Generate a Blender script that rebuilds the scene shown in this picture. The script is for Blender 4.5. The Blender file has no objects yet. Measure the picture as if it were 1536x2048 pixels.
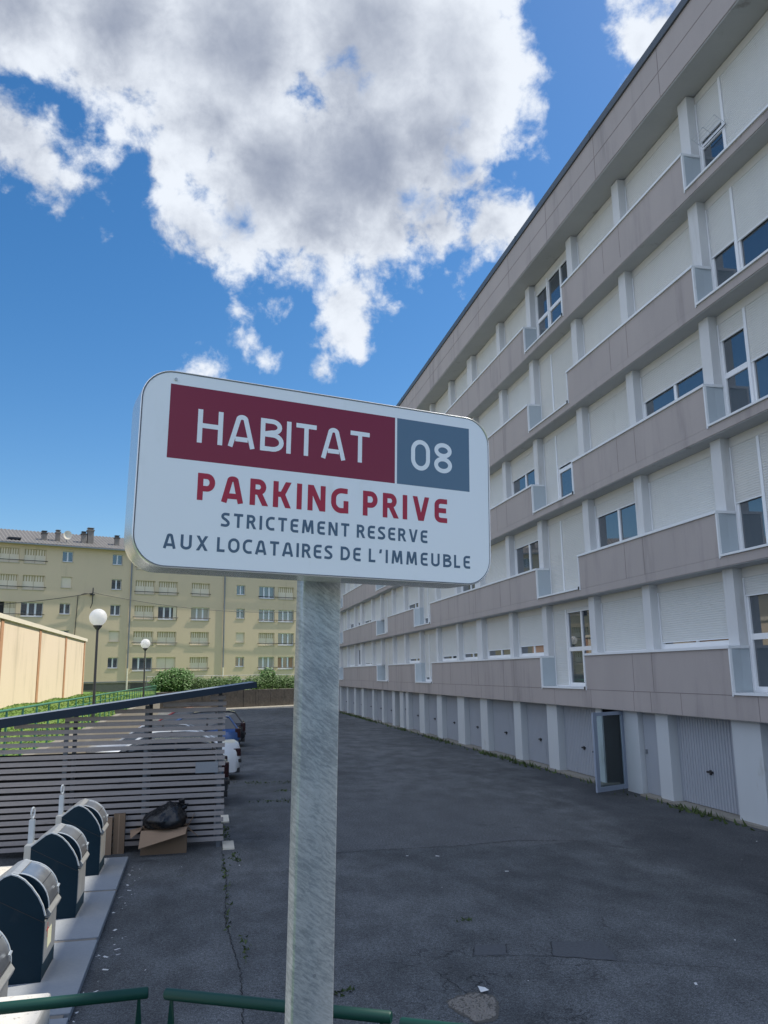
import bpy, bmesh, math, random
from mathutils import Vector, Matrix
rad = math.radians
random.seed(7)
SC = bpy.context.scene
COL = SC.collection
Z0 = 3.02                      # eye height above the car park; shapes below are given relative to the eye

# ------------------------------------------------------------------ camera
def nrm(v):
    return Vector(v).normalized()
FPX = 1620.0
_y = nrm((414 - 768, 1349 - 1024, FPX))
_h = nrm((3414 - 768, 1349 - 47.1 - 1024, FPX))
_z = _y.cross(_h).normalized()
if _z.y > 0:
    _z = -_z
_x = _y.cross(_z)
ROT = Matrix((_x, _y, _z))     # world = ROT @ (right, down, forward)
cam_d = bpy.data.cameras.new('camera')
cam_d.sensor_fit = 'VERTICAL'
cam_d.sensor_height = 36.0
cam_d.lens = 36.0 * FPX / 2048
cam_d.clip_start = 0.05
cam_d.clip_end = 3000
cam = bpy.data.objects.new('camera', cam_d)
COL.objects.link(cam)
_r, _u, _b = ROT @ Vector((1, 0, 0)), ROT @ Vector((0, -1, 0)), ROT @ Vector((0, 0, -1))
cam.matrix_world = Matrix(((_r.x, _u.x, _b.x, 0), (_r.y, _u.y, _b.y, 0), (_r.z, _u.z, _b.z, Z0), (0, 0, 0, 1)))
SC.camera = cam

def pdir(x, y):                # direction seen at a pixel: only used to say where clouds stand in the sky
    return (ROT @ Vector((x - 768, y - 1024, FPX))).normalized()

# ------------------------------------------------------------------ light, sky
SUN_HEAD, SUN_EL = 78.0, 56.1
sun_dir = Vector((math.sin(rad(SUN_HEAD)) * math.cos(rad(SUN_EL)), math.cos(rad(SUN_HEAD)) * math.cos(rad(SUN_EL)), math.sin(rad(SUN_EL))))
sl = bpy.data.lights.new('sun', 'SUN')
sl.energy = 3.1
sl.angle = rad(0.53)
sl.color = (1.0, 0.925, 0.80)
so = bpy.data.objects.new('sun', sl)
COL.objects.link(so)
so.rotation_euler = (-sun_dir).to_track_quat('-Z', 'Y').to_euler()
so.location = (60, 0, 80)

SC.view_settings.view_transform = 'Standard'
SC.view_settings.look = 'None'
SC.view_settings.gamma = 1.0
SC.view_settings.exposure = 0.85

class NT:                      # small helper for node trees
    def __init__(s, tree):
        s.t = tree; s.n = tree.nodes; s.l = tree.links
    def new(s, kind, **kw):
        n = s.n.new(kind)
        for k, v in kw.items():
            setattr(n, k, v)
        return n
    def put(s, sock, v):
        if hasattr(v, 'is_linked') or isinstance(v, bpy.types.NodeSocket):
            s.l.new(v, sock)
        elif v is not None:
            sock.default_value = v
    def math(s, op, a, b=None, c=None, clamp=False):
        n = s.new('ShaderNodeMath', operation=op, use_clamp=clamp)
        for i, v in enumerate((a, b, c)):
            if v is not None:
                s.put(n.inputs[i], v)
        return n.outputs[0]
    def vmath(s, op, a, b=None, out=0):
        n = s.new('ShaderNodeVectorMath', operation=op)
        s.put(n.inputs[0], a)
        if b is not None:
            if op == 'SCALE':
                s.put(n.inputs[3], b)
            else:
                s.put(n.inputs[1], b)
        return n.outputs[out]
    def noise(s, vec, scale, detail=4, rough=0.5, dist=0.0, out='Fac'):
        n = s.new('ShaderNodeTexNoise')
        s.put(n.inputs['Vector'], vec)
        n.inputs['Scale'].default_value = scale
        n.inputs['Detail'].default_value = detail
        n.inputs['Roughness'].default_value = rough
        n.inputs['Distortion'].default_value = dist
        return n.outputs[out]
    def step(s, v, lo, hi, a=0.0, b=1.0, smooth=True):
        n = s.new('ShaderNodeMapRange')
        n.interpolation_type = 'SMOOTHSTEP' if smooth else 'LINEAR'
        s.put(n.inputs[0], v)
        for i, q in enumerate((lo, hi, a, b)):
            s.put(n.inputs[1 + i], q)
        return n.outputs[0]
    def mix(s, f, a, b, blend='MIX'):
        n = s.new('ShaderNodeMix', data_type='RGBA', blend_type=blend)
        s.put(n.inputs[0], f)
        s.put(n.inputs[6], a if not isinstance(a, tuple) else (*a[:3], 1))
        s.put(n.inputs[7], b if not isinstance(b, tuple) else (*b[:3], 1))
        return n.outputs[2]

world = bpy.data.worlds.new('World')
SC.world = world
world.use_nodes = True
W = NT(world.node_tree)
W.n.clear()
sky = W.new('ShaderNodeTexSky', sky_type='NISHITA')
sky.sun_disc = False
sky.sun_elevation = rad(SUN_EL)
sky.sun_rotation = rad(SUN_HEAD)
sky.altitude = 150
sky.air_density = 1.0
sky.dust_density = 0.6
sky.ozone_density = 1.6
geo = W.new('ShaderNodeNewGeometry')
dirv = W.vmath('SCALE', geo.outputs['Incoming'], -1.0)
tc = W.new('ShaderNodeTexCoord')
dirv = tc.outputs['Generated']
warp = W.noise(dirv, 5.0, 3, 0.5, out='Color')
warp = W.vmath('SUBTRACT', warp, (0.5, 0.5, 0.5))
wd = W.vmath('ADD', dirv, W.vmath('SCALE', warp, 0.06))
CLOUDS = [(-160, -20, 200), (40, 10, 175), (230, 30, 185), (470, 60, 230), (720, 60, 240), (890, 90, 175), (440, 240, 135),
          (560, 330, 175), (720, 330, 200), (850, 270, 165), (930, 190, 130), (965, 120, 105), (500, 440, 92), (650, 440, 130),
          (395, 460, 66), (790, 470, 100), (900, 450, 85), (1000, 440, 86), (1065, 425, 66), (690, 140, 105), (870, 420, 90), (620, 545, 66), (340, 470, 34), (560, 500, 50), (960, 470, 50), (700, 605, 56), (740, 612, 38),
          (595, 605, 42), (655, 695, 42), (690, 690, 24), (625, 722, 24), (549, 722, 24), (517, 640, 26), (486, 676, 17), (455, 690, 14), (370, 732, 24), (410, 735, 17), (915, 570, 24),
          (-50, 240, 125), (30, 270, 104), (80, 300, 76), (20, 345, 45), (105, 390, 26), (165, 285, 24), (280, 262, 34), (205, 468, 13),
          (1275, 110, 72), (1330, 60, 85), (1290, 190, 55), (1235, 105, 42), (1225, 215, 22), (1420, -60, 150)]
HOLES = [(640, 126, 4), (692, 130, 1), (724, 178, 3), (462, 428, 14), (500, 442, 9), (905, 345, 8), (937, 335, 5), (812, 402, 6), (868, 415, 6), (905, 262, 3), (85, 190, 8)]
def blobs(items, start):
    m = start
    for (x, y, r) in items:
        c = pdir(x, y)
        rr = r / FPX * (c.dot(_b * -1)) * 1.05
        d = W.vmath('DISTANCE', wd, tuple(c), out=1)
        v = W.math('MULTIPLY_ADD', d, -1.0, rr)
        if m is None:
            m = v
        else:
            n = W.new('ShaderNodeMath', operation='SMOOTH_MAX')
            W.put(n.inputs[0], m); W.put(n.inputs[1], v); n.inputs[2].default_value = 0.03
            m = n.outputs[0]
    return m
mass = blobs(CLOUDS, None)
hole = blobs(HOLES, None)
# unseen bright cloud added behind the camera to fill the shaded facade and sign
fill_side = W.math('MULTIPLY', W.vmath('DOT_PRODUCT', dirv, tuple(Vector((-0.76, -0.54, 0.36)).normalized()), out=1), 1.0)
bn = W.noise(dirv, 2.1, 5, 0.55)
bm_ = W.math('ADD', W.math('MULTIPLY_ADD', bn, 0.9, -0.45), W.step(fill_side, 0.0, 0.55, -0.45, 0.10))
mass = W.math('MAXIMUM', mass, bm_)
fb = W.noise(dirv, 7.5, 9, 0.56, 0.15)
fb2 = W.noise(dirv, 26.0, 8, 0.62, 0.25)
bil = W.math('ABSOLUTE', W.math('MULTIPLY_ADD', W.noise(dirv, 11.0, 7, 0.55, 0.1), 2.0, -1.0))
smooth_d = W.math('ADD', mass, W.math('MULTIPLY_ADD', fb, 0.10, -0.05))
dens = W.math('ADD', mass, W.math('MULTIPLY_ADD', fb, 0.17, -0.083))
dens = W.math('ADD', dens, W.math('MULTIPLY_ADD', bil, 0.09, -0.020))
dens = W.math('ADD', dens, W.math('MULTIPLY_ADD', fb2, 0.085, -0.0425))
alpha = W.step(dens, -0.010, 0.026)
hd = W.math('ADD', hole, W.math('MULTIPLY_ADD', fb2, 0.07, -0.037))
hd = W.math('ADD', hd, W.math('MULTIPLY_ADD', bil, -0.03, 0.003))
alpha = W.math('MULTIPLY', alpha, W.step(hd, -0.014, 0.016, 1.0, 0.08))
# light on the clouds comes from the sun's side
off = tuple(sun_dir * 0.035 + Vector((0, 0, 0.012)))
fbs = W.noise(W.vmath('ADD', dirv, off), 7.5, 7, 0.56, 0.15)
rel = W.math('SUBTRACT', W.noise(dirv, 7.5, 7, 0.56, 0.15), fbs)
off2 = tuple(sun_dir * 0.010)
rel2 = W.math('SUBTRACT', fb2, W.noise(W.vmath('ADD', dirv, off2), 26.0, 6, 0.6, 0.2))
core = W.step(smooth_d, 0.005, 0.115)
calm = W.math('MULTIPLY_ADD', core, -0.60, 1.0)
lit = W.math('MULTIPLY_ADD', core, -0.74, 0.88)
relief = W.math('ADD', W.math('MULTIPLY', rel, 2.0), W.math('MULTIPLY', rel2, 0.8))
relief = W.math('ADD', relief, W.math('MULTIPLY_ADD', bil, 0.55, -0.13))
lit = W.math('ADD', lit, W.math('MULTIPLY', relief, calm))
lit = W.math('ADD', lit, W.math('MULTIPLY_ADD', W.noise(dirv, 3.4, 3, 0.45), 0.85, -0.425))
side = W.vmath('DOT_PRODUCT', dirv, tuple(sun_dir), out=1)
lit = W.math('ADD', lit, W.step(side, 0.30, 0.80, -0.14, 0.24))
lit = W.step(lit, -0.10, 1.05)
ccol = W.mix(lit, (0.155, 0.180, 0.240), (0.48, 0.51, 0.555))
ccol = W.mix(W.step(fill_side, 0.15, 0.6), ccol, W.vmath('MULTIPLY', ccol, (0.98, 1.0, 1.03)))
bg1 = W.new('ShaderNodeBackground')
hs = W.new('ShaderNodeHueSaturation')
W.put(hs.inputs['Color'], sky.outputs[0]); hs.inputs['Saturation'].default_value = 1.36
W.put(bg1.inputs[0], hs.outputs[0]); bg1.inputs[1].default_value = 0.080
bg2 = W.new('ShaderNodeBackground')
W.put(bg2.inputs[0], ccol); W.put(bg2.inputs[1], W.step(fill_side, 0.15, 0.6, 1.0, 2.35))  # added cloud behind the camera is boosted as fill light
mx = W.new('ShaderNodeMixShader')
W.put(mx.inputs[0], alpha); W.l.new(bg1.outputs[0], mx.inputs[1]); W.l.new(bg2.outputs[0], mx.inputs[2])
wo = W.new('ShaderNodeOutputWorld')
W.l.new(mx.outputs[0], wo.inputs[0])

# ------------------------------------------------------------------ materials
MATS = {}
def mat(name, col, rough=0.7, metal=0.0, var=0.12, scale=3.0, streak=(1, 1, 1), var2=0.0, scale2=40.0, bump=0.0, bscale=60.0, spec=0.5, tint=None, stain=None, coat=0.0):
    m = bpy.data.materials.new(name)
    m.use_nodes = True
    T = NT(m.node_tree)
    p = T.n['Principled BSDF']
    c = T.new('ShaderNodeTexCoord').outputs['Object']
    v = T.vmath('MULTIPLY', c, streak) if streak != (1, 1, 1) else c
    n1 = T.noise(v, scale, 5, 0.6)
    f = T.math('MULTIPLY_ADD', n1, 2 * var, 1 - var)
    if var2:
        n2 = T.noise(c, scale2, 3, 0.6)
        f = T.math('MULTIPLY', f, T.math('MULTIPLY_ADD', n2, 2 * var2, 1 - var2))
    base = (*col, 1)
    if tint:
        base = T.mix(T.step(T.noise(v, scale * 0.6, 4, 0.6), 0.4, 0.65), col, tint)
    if stain:                      # (colour, scale, low, high, stretch)
        sv = T.vmath('MULTIPLY', c, stain[4])
        base = T.mix(T.step(T.noise(sv, stain[1], 5, 0.65), stain[2], stain[3], 0.0, stain[5] if len(stain) > 5 else 0.8), base if not isinstance(base, tuple) else base[:3], stain[0])
    sc = T.new('ShaderNodeVectorMath', operation='SCALE')
    T.put(sc.inputs[0], base if not isinstance(base, tuple) else base[:3])
    T.put(sc.inputs[3], f)
    T.l.new(sc.outputs[0], p.inputs['Base Color'])
    T.put(p.inputs['Roughness'], T.math('MULTIPLY_ADD', n1, 0.16, rough - 0.08, clamp=True))
    p.inputs['Metallic'].default_value = metal
    p.inputs['Specular IOR Level'].default_value = spec
    p.inputs['Coat Weight'].default_value = coat
    if bump:
        b = T.new('ShaderNodeBump')
        b.inputs['Strength'].default_value = bump
        b.inputs['Distance'].default_value = 0.02
        T.put(b.inputs['Height'], T.noise(c, bscale, 4, 0.65))
        T.l.new(b.outputs[0], p.inputs['Normal'])
    MATS[name] = m
    return m

M = MATS
mat('cladding', (0.385, 0.346, 0.326), 0.75, var=0.13, scale=0.9, streak=(1, 1, 0.35), var2=0.05, scale2=30, bump=0.05, stain=((0.225, 0.205, 0.20), 0.9, 0.50, 0.74, (1, 1.6, 0.22), 0.62))
mat('panel_joint', (0.20, 0.175, 0.17), 0.9, var=0.2)
mat('soffit_paint', (0.40, 0.41, 0.41), 0.85, var=0.12, scale=1.1, var2=0.06, stain=((0.22, 0.215, 0.20), 1.6, 0.60, 0.72, (1, 1, 1), 0.7))
mat('white_render', (0.60, 0.615, 0.615), 0.8, var=0.05, scale=1.2, streak=(1, 1, .4), var2=0.03, bump=0.04, stain=((0.40, 0.39, 0.35), 1.3, 0.54, 0.76, (1.5, 1.5, .25), 0.6))
mat('flank_paint', (0.44, 0.50, 0.53), 0.75, var=0.07, scale=2)
mat('white_trim', (0.72, 0.75, 0.76), 0.55, var=0.06, scale=3, stain=((0.4, 0.4, 0.36), 3, 0.62, 0.75, (1, 1, 1), 0.5))
mat('pvc', (0.78, 0.80, 0.81), 0.35, var=0.03, scale=3)
mat('shutter', (0.60, 0.615, 0.595), 0.55, var=0.05, scale=2, stain=((0.45, 0.45, 0.42), 2.2, 0.60, 0.8, (1, 1, .4), 0.4))
mat('shutter_warm', (0.595, 0.60, 0.57), 0.55, var=0.05, scale=2, stain=((0.42, 0.42, 0.38), 2.2, 0.60, 0.8, (1, 1, .4), 0.4))
mat('shutter_box', (0.61, 0.605, 0.565), 0.7, var=0.06, scale=2)
mat('glass', (0.04, 0.055, 0.07), 0.03, var=0.4, scale=0.8, spec=0.5)
MATS['glass'].node_tree.nodes['Principled BSDF'].inputs['IOR'].default_value = 2.4
mat('room_dark', (0.02, 0.022, 0.025), 0.6, var=0.4, scale=1.5)  # near-black colour stands in for the shade of unlit interiors
mat('curtain', (0.42, 0.40, 0.34), 0.9, var=0.25, scale=6, streak=(1, 4, 0.1))
mat('curtain_orange', (0.40, 0.24, 0.15), 0.9, var=0.2, scale=6, streak=(1, 1, 0.1))
mat('coping', (0.085, 0.10, 0.115), 0.5, metal=0.2, var=0.15, scale=1.0)
mat('roof_felt', (0.12, 0.12, 0.12), 0.9)
mat('garage_door', (0.335, 0.365, 0.405), 0.5, var=0.07, scale=1.2, stain=((0.20, 0.22, 0.25), 1.3, 0.58, 0.75, (1, 1, .4), 0.5))
mat('garage_wall', (0.50, 0.535, 0.55), 0.8, var=0.08, scale=1.0, streak=(1, 1, .4), bump=0.05, stain=((0.30, 0.30, 0.26), 1.4, 0.60, 0.75, (1, 1, .4), 0.6))
mat('dark_metal', (0.03, 0.032, 0.036), 0.45, metal=0.3)
mat('grey_frame', (0.25, 0.30, 0.38), 0.4, var=0.05)
mat('kerb_concrete', (0.24, 0.225, 0.19), 0.9, var=0.25, scale=4, var2=0.15, bump=0.3)

def asphalt():
    m = bpy.data.materials.new('asphalt'); m.use_nodes = True
    T = NT(m.node_tree); p = T.n['Principled BSDF']
    c = T.new('ShaderNodeTexCoord').outputs['Object']
    flat = T.vmath('MULTIPLY', c, (1, 1, 0))
    warp = T.vmath('SCALE', T.vmath('SUBTRACT', T.noise(flat, 0.35, 4, 0.6, out='Color'), (0.5, 0.5, 0.5)), 2.2)
    fw = T.vmath('ADD', flat, warp)
    big = T.noise(T.vmath('MULTIPLY', fw, (1, 0.45, 1)), 0.22, 5, 0.6)
    col = T.mix(T.step(big, 0.36, 0.66), (0.082, 0.088, 0.092), (0.132, 0.139, 0.143))
    mid = T.noise(T.vmath('MULTIPLY', flat, (1.0, 0.6, 1)), 1.6, 6, 0.65)
    col = T.mix(T.step(mid, 0.30, 0.72), T.vmath('SCALE', col, 0.72), T.vmath('SCALE', col, 1.30))
    # old patch near the garages and around the ramp
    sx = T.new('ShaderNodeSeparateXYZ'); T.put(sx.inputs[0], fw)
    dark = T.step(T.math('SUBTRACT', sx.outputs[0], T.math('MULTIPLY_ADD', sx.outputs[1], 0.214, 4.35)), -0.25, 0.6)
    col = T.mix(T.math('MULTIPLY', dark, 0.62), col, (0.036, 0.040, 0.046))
    # pale worn band
    pale = T.math('MULTIPLY', T.step(sx.outputs[0], 0.8, 2.2), T.step(sx.outputs[0], 7.6, 6.2))
    pale = T.math('MULTIPLY', pale, T.math('MULTIPLY', T.step(sx.outputs[1], 14.40, 14.52), T.step(sx.outputs[1], 24, 17.0)))
    col = T.mix(T.math('MULTIPLY', pale, 0.5), col, (0.142, 0.147, 0.152))
    # grit
    g = T.noise(flat, 70, 3, 0.7)
    col = T.mix(T.step(g, 0.35, 0.70, 0, 1), T.vmath('SCALE', col, 0.50), T.vmath('SCALE', col, 1.65))
    g2 = T.noise(flat, 24, 4, 0.75)
    col = T.mix(T.step(g2, 0.34, 0.68, 0, 1), T.vmath('SCALE', col, 0.70), T.vmath('SCALE', col, 1.32))
    vd = T.new('ShaderNodeTexVoronoi'); T.put(vd.inputs['Vector'], flat); vd.inputs['Scale'].default_value = 17
    sd_ = T.math('MULTIPLY', T.step(vd.outputs['Distance'], 0.30, 0.14), T.step(T.noise(flat, 3.1, 3), 0.50, 0.66))
    col = T.mix(T.math('MULTIPLY', sd_, 0.55), col, (0.020, 0.021, 0.023))
    v = T.new('ShaderNodeTexVoronoi'); T.put(v.inputs['Vector'], flat); v.inputs['Scale'].default_value = 32
    sp = T.math('MULTIPLY', T.step(v.outputs['Distance'], 0.22, 0.12), T.step(T.noise(flat, 9, 2), 0.52, 0.66))
    col = T.mix(T.math('MULTIPLY', sp, 0.5), col, (0.24, 0.235, 0.225))
    # cracks
    cw = T.vmath('ADD', flat, T.vmath('SCALE', T.vmath('SUBTRACT', T.noise(flat, 1.3, 5, 0.65, out='Color'), (0.5, 0.5, 0.5)), 0.9))
    v2 = T.new('ShaderNodeTexVoronoi', feature='DISTANCE_TO_EDGE'); T.put(v2.inputs['Vector'], cw); v2.inputs['Scale'].default_value = 0.42
    ck = T.math('MULTIPLY', T.step(v2.outputs['Distance'], 0.0075, 0.002), T.step(T.noise(flat, 0.32, 3), 0.62, 0.70))
    v3 = T.new('ShaderNodeTexVoronoi', feature='DISTANCE_TO_EDGE'); T.put(v3.inputs['Vector'], cw); v3.inputs['Scale'].default_value = 3.2
    near = T.vmath('DISTANCE', fw, (3.0, 8.4, 0.0), out=1)
    ck2 = T.math('MULTIPLY', T.step(v3.outputs['Distance'], 0.030, 0.008), T.math('MULTIPLY', T.step(near, 1.9, 0.7), T.step(T.noise(flat, 1.1, 3), 0.42, 0.58)))
    ck = T.math('MAXIMUM', ck, ck2)
    col = T.mix(T.math('MULTIPLY', ck, 0.8), col, (0.012, 0.013, 0.014))
    # oil and damp spots, moss
    st = T.step(T.noise(fw, 0.9, 3, 0.5), 0.66, 0.74)
    col = T.mix(T.math('MULTIPLY', st, 0.55), col, (0.022, 0.023, 0.026))
    ms = T.math('MULTIPLY', T.step(T.noise(flat, 2.3, 5, 0.65), 0.66, 0.74), T.step(sx.outputs[0], 3.0, 1.5))
    col = T.mix(T.math('MULTIPLY', ms, 0.5), col, (0.050, 0.060, 0.022))
    T.l.new(col, p.inputs['Base Color'])
    p.inputs['Roughness'].default_value = 0.88
    p.inputs['Specular IOR Level'].default_value = 0.35
    b = T.new('ShaderNodeBump'); b.inputs['Strength'].default_value = 0.7; b.inputs['Distance'].default_value = 0.02
    h = T.math('ADD', T.noise(flat, 90, 3, 0.7), T.math('MULTIPLY', ck, -1.5))
    T.put(b.inputs['Height'], h); T.l.new(b.outputs[0], p.inputs['Normal'])
    MATS['asphalt'] = m
asphalt()
mat('pad_concrete', (0.255, 0.275, 0.295), 0.85, var=0.12, scale=2, var2=0.1, scale2=25, bump=0.12, stain=((0.12, 0.13, 0.14), 5, 0.62, 0.74, (1, 1, 1), 0.7))
mat('mortar', (0.20, 0.18, 0.155), 0.95, var=0.2, scale=6, bump=0.3)
mat('spotted_concrete', (0.55, 0.53, 0.48), 0.9, var=0.12, scale=3, bump=0.2, stain=((0.20, 0.19, 0.16), 16, 0.58, 0.66, (1, 1, 1), 0.75))
mat('grass', (0.095, 0.180, 0.022), 0.9, var=0.25, scale=1.2, var2=0.3, scale2=14, bump=0.6, bscale=30, tint=(0.125, 0.19, 0.028))
mat('blade', (0.10, 0.19, 0.024), 0.7, var=0.3, scale=4)
mat('weed', (0.055, 0.085, 0.022), 0.8, var=0.35, scale=6)
mat('bush_leaf', (0.065, 0.155, 0.026), 0.6, var=0.35, scale=2.2)
mat('hedge_leaf', (0.055, 0.125, 0.016), 0.6, var=0.4, scale=1.6)
mat('bark', (0.09, 0.07, 0.05), 0.9)
mat('yellow_render', (0.645, 0.520, 0.350), 0.9, var=0.07, scale=0.35, streak=(1, 1, .5), var2=0.04, scale2=9, bump=0.05, stain=((0.48, 0.39, 0.265), 0.5, 0.55, 0.8, (1.6, 1.6, .22), 0.55))
mat('cream_shutter', (0.74, 0.65, 0.49), 0.7, var=0.08, scale=2)
mat('louvre', (0.44, 0.345, 0.20), 0.8, var=0.1, scale=2)
mat('reveal', (0.46, 0.40, 0.27), 0.9)
mat('roof_sheet', (0.145, 0.14, 0.135), 0.85, var=0.25, scale=0.8, var2=0.15, scale2=6)
mat('chimney', (0.22, 0.20, 0.175), 0.9, var=0.3, scale=2)
mat('chimney_dark', (0.08, 0.075, 0.07), 0.9, var=0.3, scale=2)
mat('zinc', (0.22, 0.24, 0.26), 0.5, metal=0.4)
mat('plinth_stone', (0.20, 0.185, 0.155), 0.95, var=0.25, scale=3, bump=0.4)
mat('rubble', (0.066, 0.058, 0.049), 0.95, var=0.6, scale=2.2, var2=0.5, scale2=5, bump=1.0, bscale=7, stain=((0.04, 0.04, 0.035), 1.2, 0.5, 0.7, (1, 1, 1), 0.8))
mat('cream_render', (0.74, 0.62, 0.47), 0.9, var=0.06, scale=0.3, streak=(1, 1, .5), var2=0.04, scale2=6, stain=((0.48, 0.40, 0.28), 0.5, 0.50, 0.75, (1.5, 1.5, .35), 0.6))
mat('brick', (0.46, 0.25, 0.14), 0.9, var=0.3, scale=5, bump=0.4)
mat('wall_coping', (0.72, 0.66, 0.54), 0.8, var=0.06)
mat('green_paint', (0.002, 0.042, 0.031), 0.5, var=0.15, scale=3, stain=((0.13, 0.06, 0.04), 4.5, 0.655, 0.685, (1, 1, 1), 0.8), spec=0.3)
mat('fence_paint', (0.05, 0.19, 0.11), 0.5, var=0.12, scale=2)
mat('lamp_pole', (0.05, 0.05, 0.055), 0.5)
mat('opal', (0.86, 0.87, 0.87), 0.35, var=0.02, scale=1)
_t = NT(MATS['opal'].node_tree)
_d = _t.new('ShaderNodeBsdfTranslucent'); _d.inputs[0].default_value = (0.95, 0.95, 0.94, 1)
_m = _t.new('ShaderNodeMixShader'); _m.inputs[0].default_value = 0.62
_t.l.new(_t.n['Principled BSDF'].outputs[0], _m.inputs[1]); _t.l.new(_d.outputs[0], _m.inputs[2]); _t.l.new(_m.outputs[0], _t.n['Material Output'].inputs[0])
mat('slat_wood', (0.31, 0.285, 0.275), 0.85, var=0.22, scale=4, streak=(0.25, 1, 6), var2=0.12, scale2=30, bump=0.1, stain=((0.09, 0.08, 0.08), 2.5, 0.6, 0.72, (.6, 1, 3), 0.6))
mat('gap_dark', (0.022, 0.020, 0.019), 0.9, var=0.3, scale=3)  # shade behind the shelter slats, put into the colour
mat('post_metal', (0.10, 0.115, 0.13), 0.6, var=0.2)
mat('shed_beam', (0.008, 0.020, 0.036), 0.5, var=0.2, scale=2, spec=0.25)
mat('shed_roof', (0.17, 0.20, 0.24), 0.5, var=0.25, scale=3, stain=((0.04, 0.045, 0.05), 6, 0.62, 0.7, (1, 1, 1), 0.8))
mat('bin_navy', (0.003, 0.019, 0.032), 0.5, var=0.2, scale=3, spec=0.2, stain=((0.03, 0.04, 0.048), 5, 0.58, 0.75, (1, 1, .5), 0.5))
mat('steel', (0.56, 0.57, 0.57), 0.30, metal=0.95, var=0.10, scale=3, streak=(4, 1, 1))
mat('steel_dull', (0.50, 0.51, 0.50), 0.42, metal=0.75, var=0.14, scale=3, stain=((0.22, 0.21, 0.19), 6, 0.56, 0.75, (1, 1, .35), 0.6))
mat('galv', (0.45, 0.49, 0.52), 0.5, metal=0.4, var=0.15, scale=8)
mat('cardboard', (0.30, 0.205, 0.135), 0.9, var=0.08, scale=4)
mat('cardboard_dark', (0.20, 0.135, 0.085), 0.9, var=0.1, scale=4)
mat('bag', (0.008, 0.009, 0.011), 0.28, var=0.2, scale=5, bump=0.5, bscale=14)
mat('litter', (0.7, 0.7, 0.68), 0.8)
mat('pebble', (0.22, 0.20, 0.175), 0.9, var=0.3, scale=30)
mat('sign_white', (0.83, 0.855, 0.88), 0.32, var=0.03, scale=3, coat=0.15, stain=((0.60, 0.61, 0.58), 9, 0.60, 0.80, (1, 1, .4), 0.35))
mat('sign_red', (0.225, 0.010, 0.034), 0.34, var=0.03, scale=2, coat=0.1)
mat('sign_letter_red', (0.40, 0.012, 0.040), 0.36, var=0.03, scale=2, coat=0.1)
mat('sign_blue', (0.105, 0.170, 0.245), 0.34, var=0.03, scale=2, coat=0.1)
mat('sign_letter_blue', (0.075, 0.125, 0.190), 0.36, var=0.03, scale=2)
mat('sign_rim', (0.68, 0.70, 0.72), 0.25, metal=0.6, var=0.06, scale=4)
mat('rubber', (0.015, 0.015, 0.016), 0.8)
mat('sticker', (0.55, 0.56, 0.40), 0.6)
mat('red_mark', (0.35, 0.03, 0.04), 0.7)
for nm, c in {'white': (0.72, 0.74, 0.75), 'silver': (0.45, 0.47, 0.49), 'blue': (0.03, 0.085, 0.24), 'graphite': (0.045, 0.05, 0.056), 'black': (0.012, 0.013, 0.015), 'red': (0.22, 0.012, 0.015)}.items():
    mat('car_' + nm, c, 0.25, metal=0.3 if nm in ('silver', 'blue') else 0.0, var=0.03, coat=0.6)
mat('car_glass', (0.02, 0.03, 0.04), 0.04, spec=0.9)
mat('car_trim', (0.018, 0.018, 0.02), 0.55)
mat('tail_lamp', (0.025, 0.002, 0.003), 0.2, coat=0.5)
mat('rim_alloy', (0.45, 0.46, 0.47), 0.35, metal=0.8)

def galvanised_post():
    m = bpy.data.materials.new('zinc_spangle'); m.use_nodes = True
    T = NT(m.node_tree); p = T.n['Principled BSDF']
    c = T.new('ShaderNodeTexCoord').outputs['Object']
    cb = T.new('ShaderNodeCombineXYZ')
    T.put(cb.inputs[0], T.math('MULTIPLY', T.vmath('DOT_PRODUCT', c, (.80, 0, -.60), out=1), 40)); T.put(cb.inputs[1], T.math('MULTIPLY', T.vmath('DOT_PRODUCT', c, (0, 1, 0), out=1), 30)); T.put(cb.inputs[2], T.math('MULTIPLY', T.vmath('DOT_PRODUCT', c, (.60, 0, .80), out=1), 210))
    wv = T.vmath('ADD', cb.outputs[0], T.vmath('SCALE', T.noise(c, 30, 3, 0.6, out='Color'), 2.2))
    a = T.noise(wv, 1.0, 6, 0.68)
    b = T.noise(c, 9, 5, 0.6)
    k = T.step(T.math('MULTIPLY_ADD', b, 0.45, T.math('MULTIPLY', a, 0.8)), 0.44, 0.80)
    col = T.mix(k, (0.23, 0.26, 0.285), (0.45, 0.49, 0.525))
    col = T.mix(T.step(T.noise(c, 150, 3, 0.6), 0.55, 0.75, 0, 0.35), col, (0.5, 0.56, 0.62))
    T.l.new(col, p.inputs['Base Color'])
    p.inputs['Metallic'].default_value = 0.6
    T.put(p.inputs['Roughness'], T.math('MULTIPLY_ADD', k, -0.14, 0.48))
    bp = T.new('ShaderNodeBump'); bp.inputs['Strength'].default_value = 0.08; bp.inputs['Distance'].default_value = 0.01
    T.put(bp.inputs['Height'], a); T.l.new(bp.outputs[0], p.inputs['Normal'])
    MATS['zinc_spangle'] = m
galvanised_post()

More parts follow.
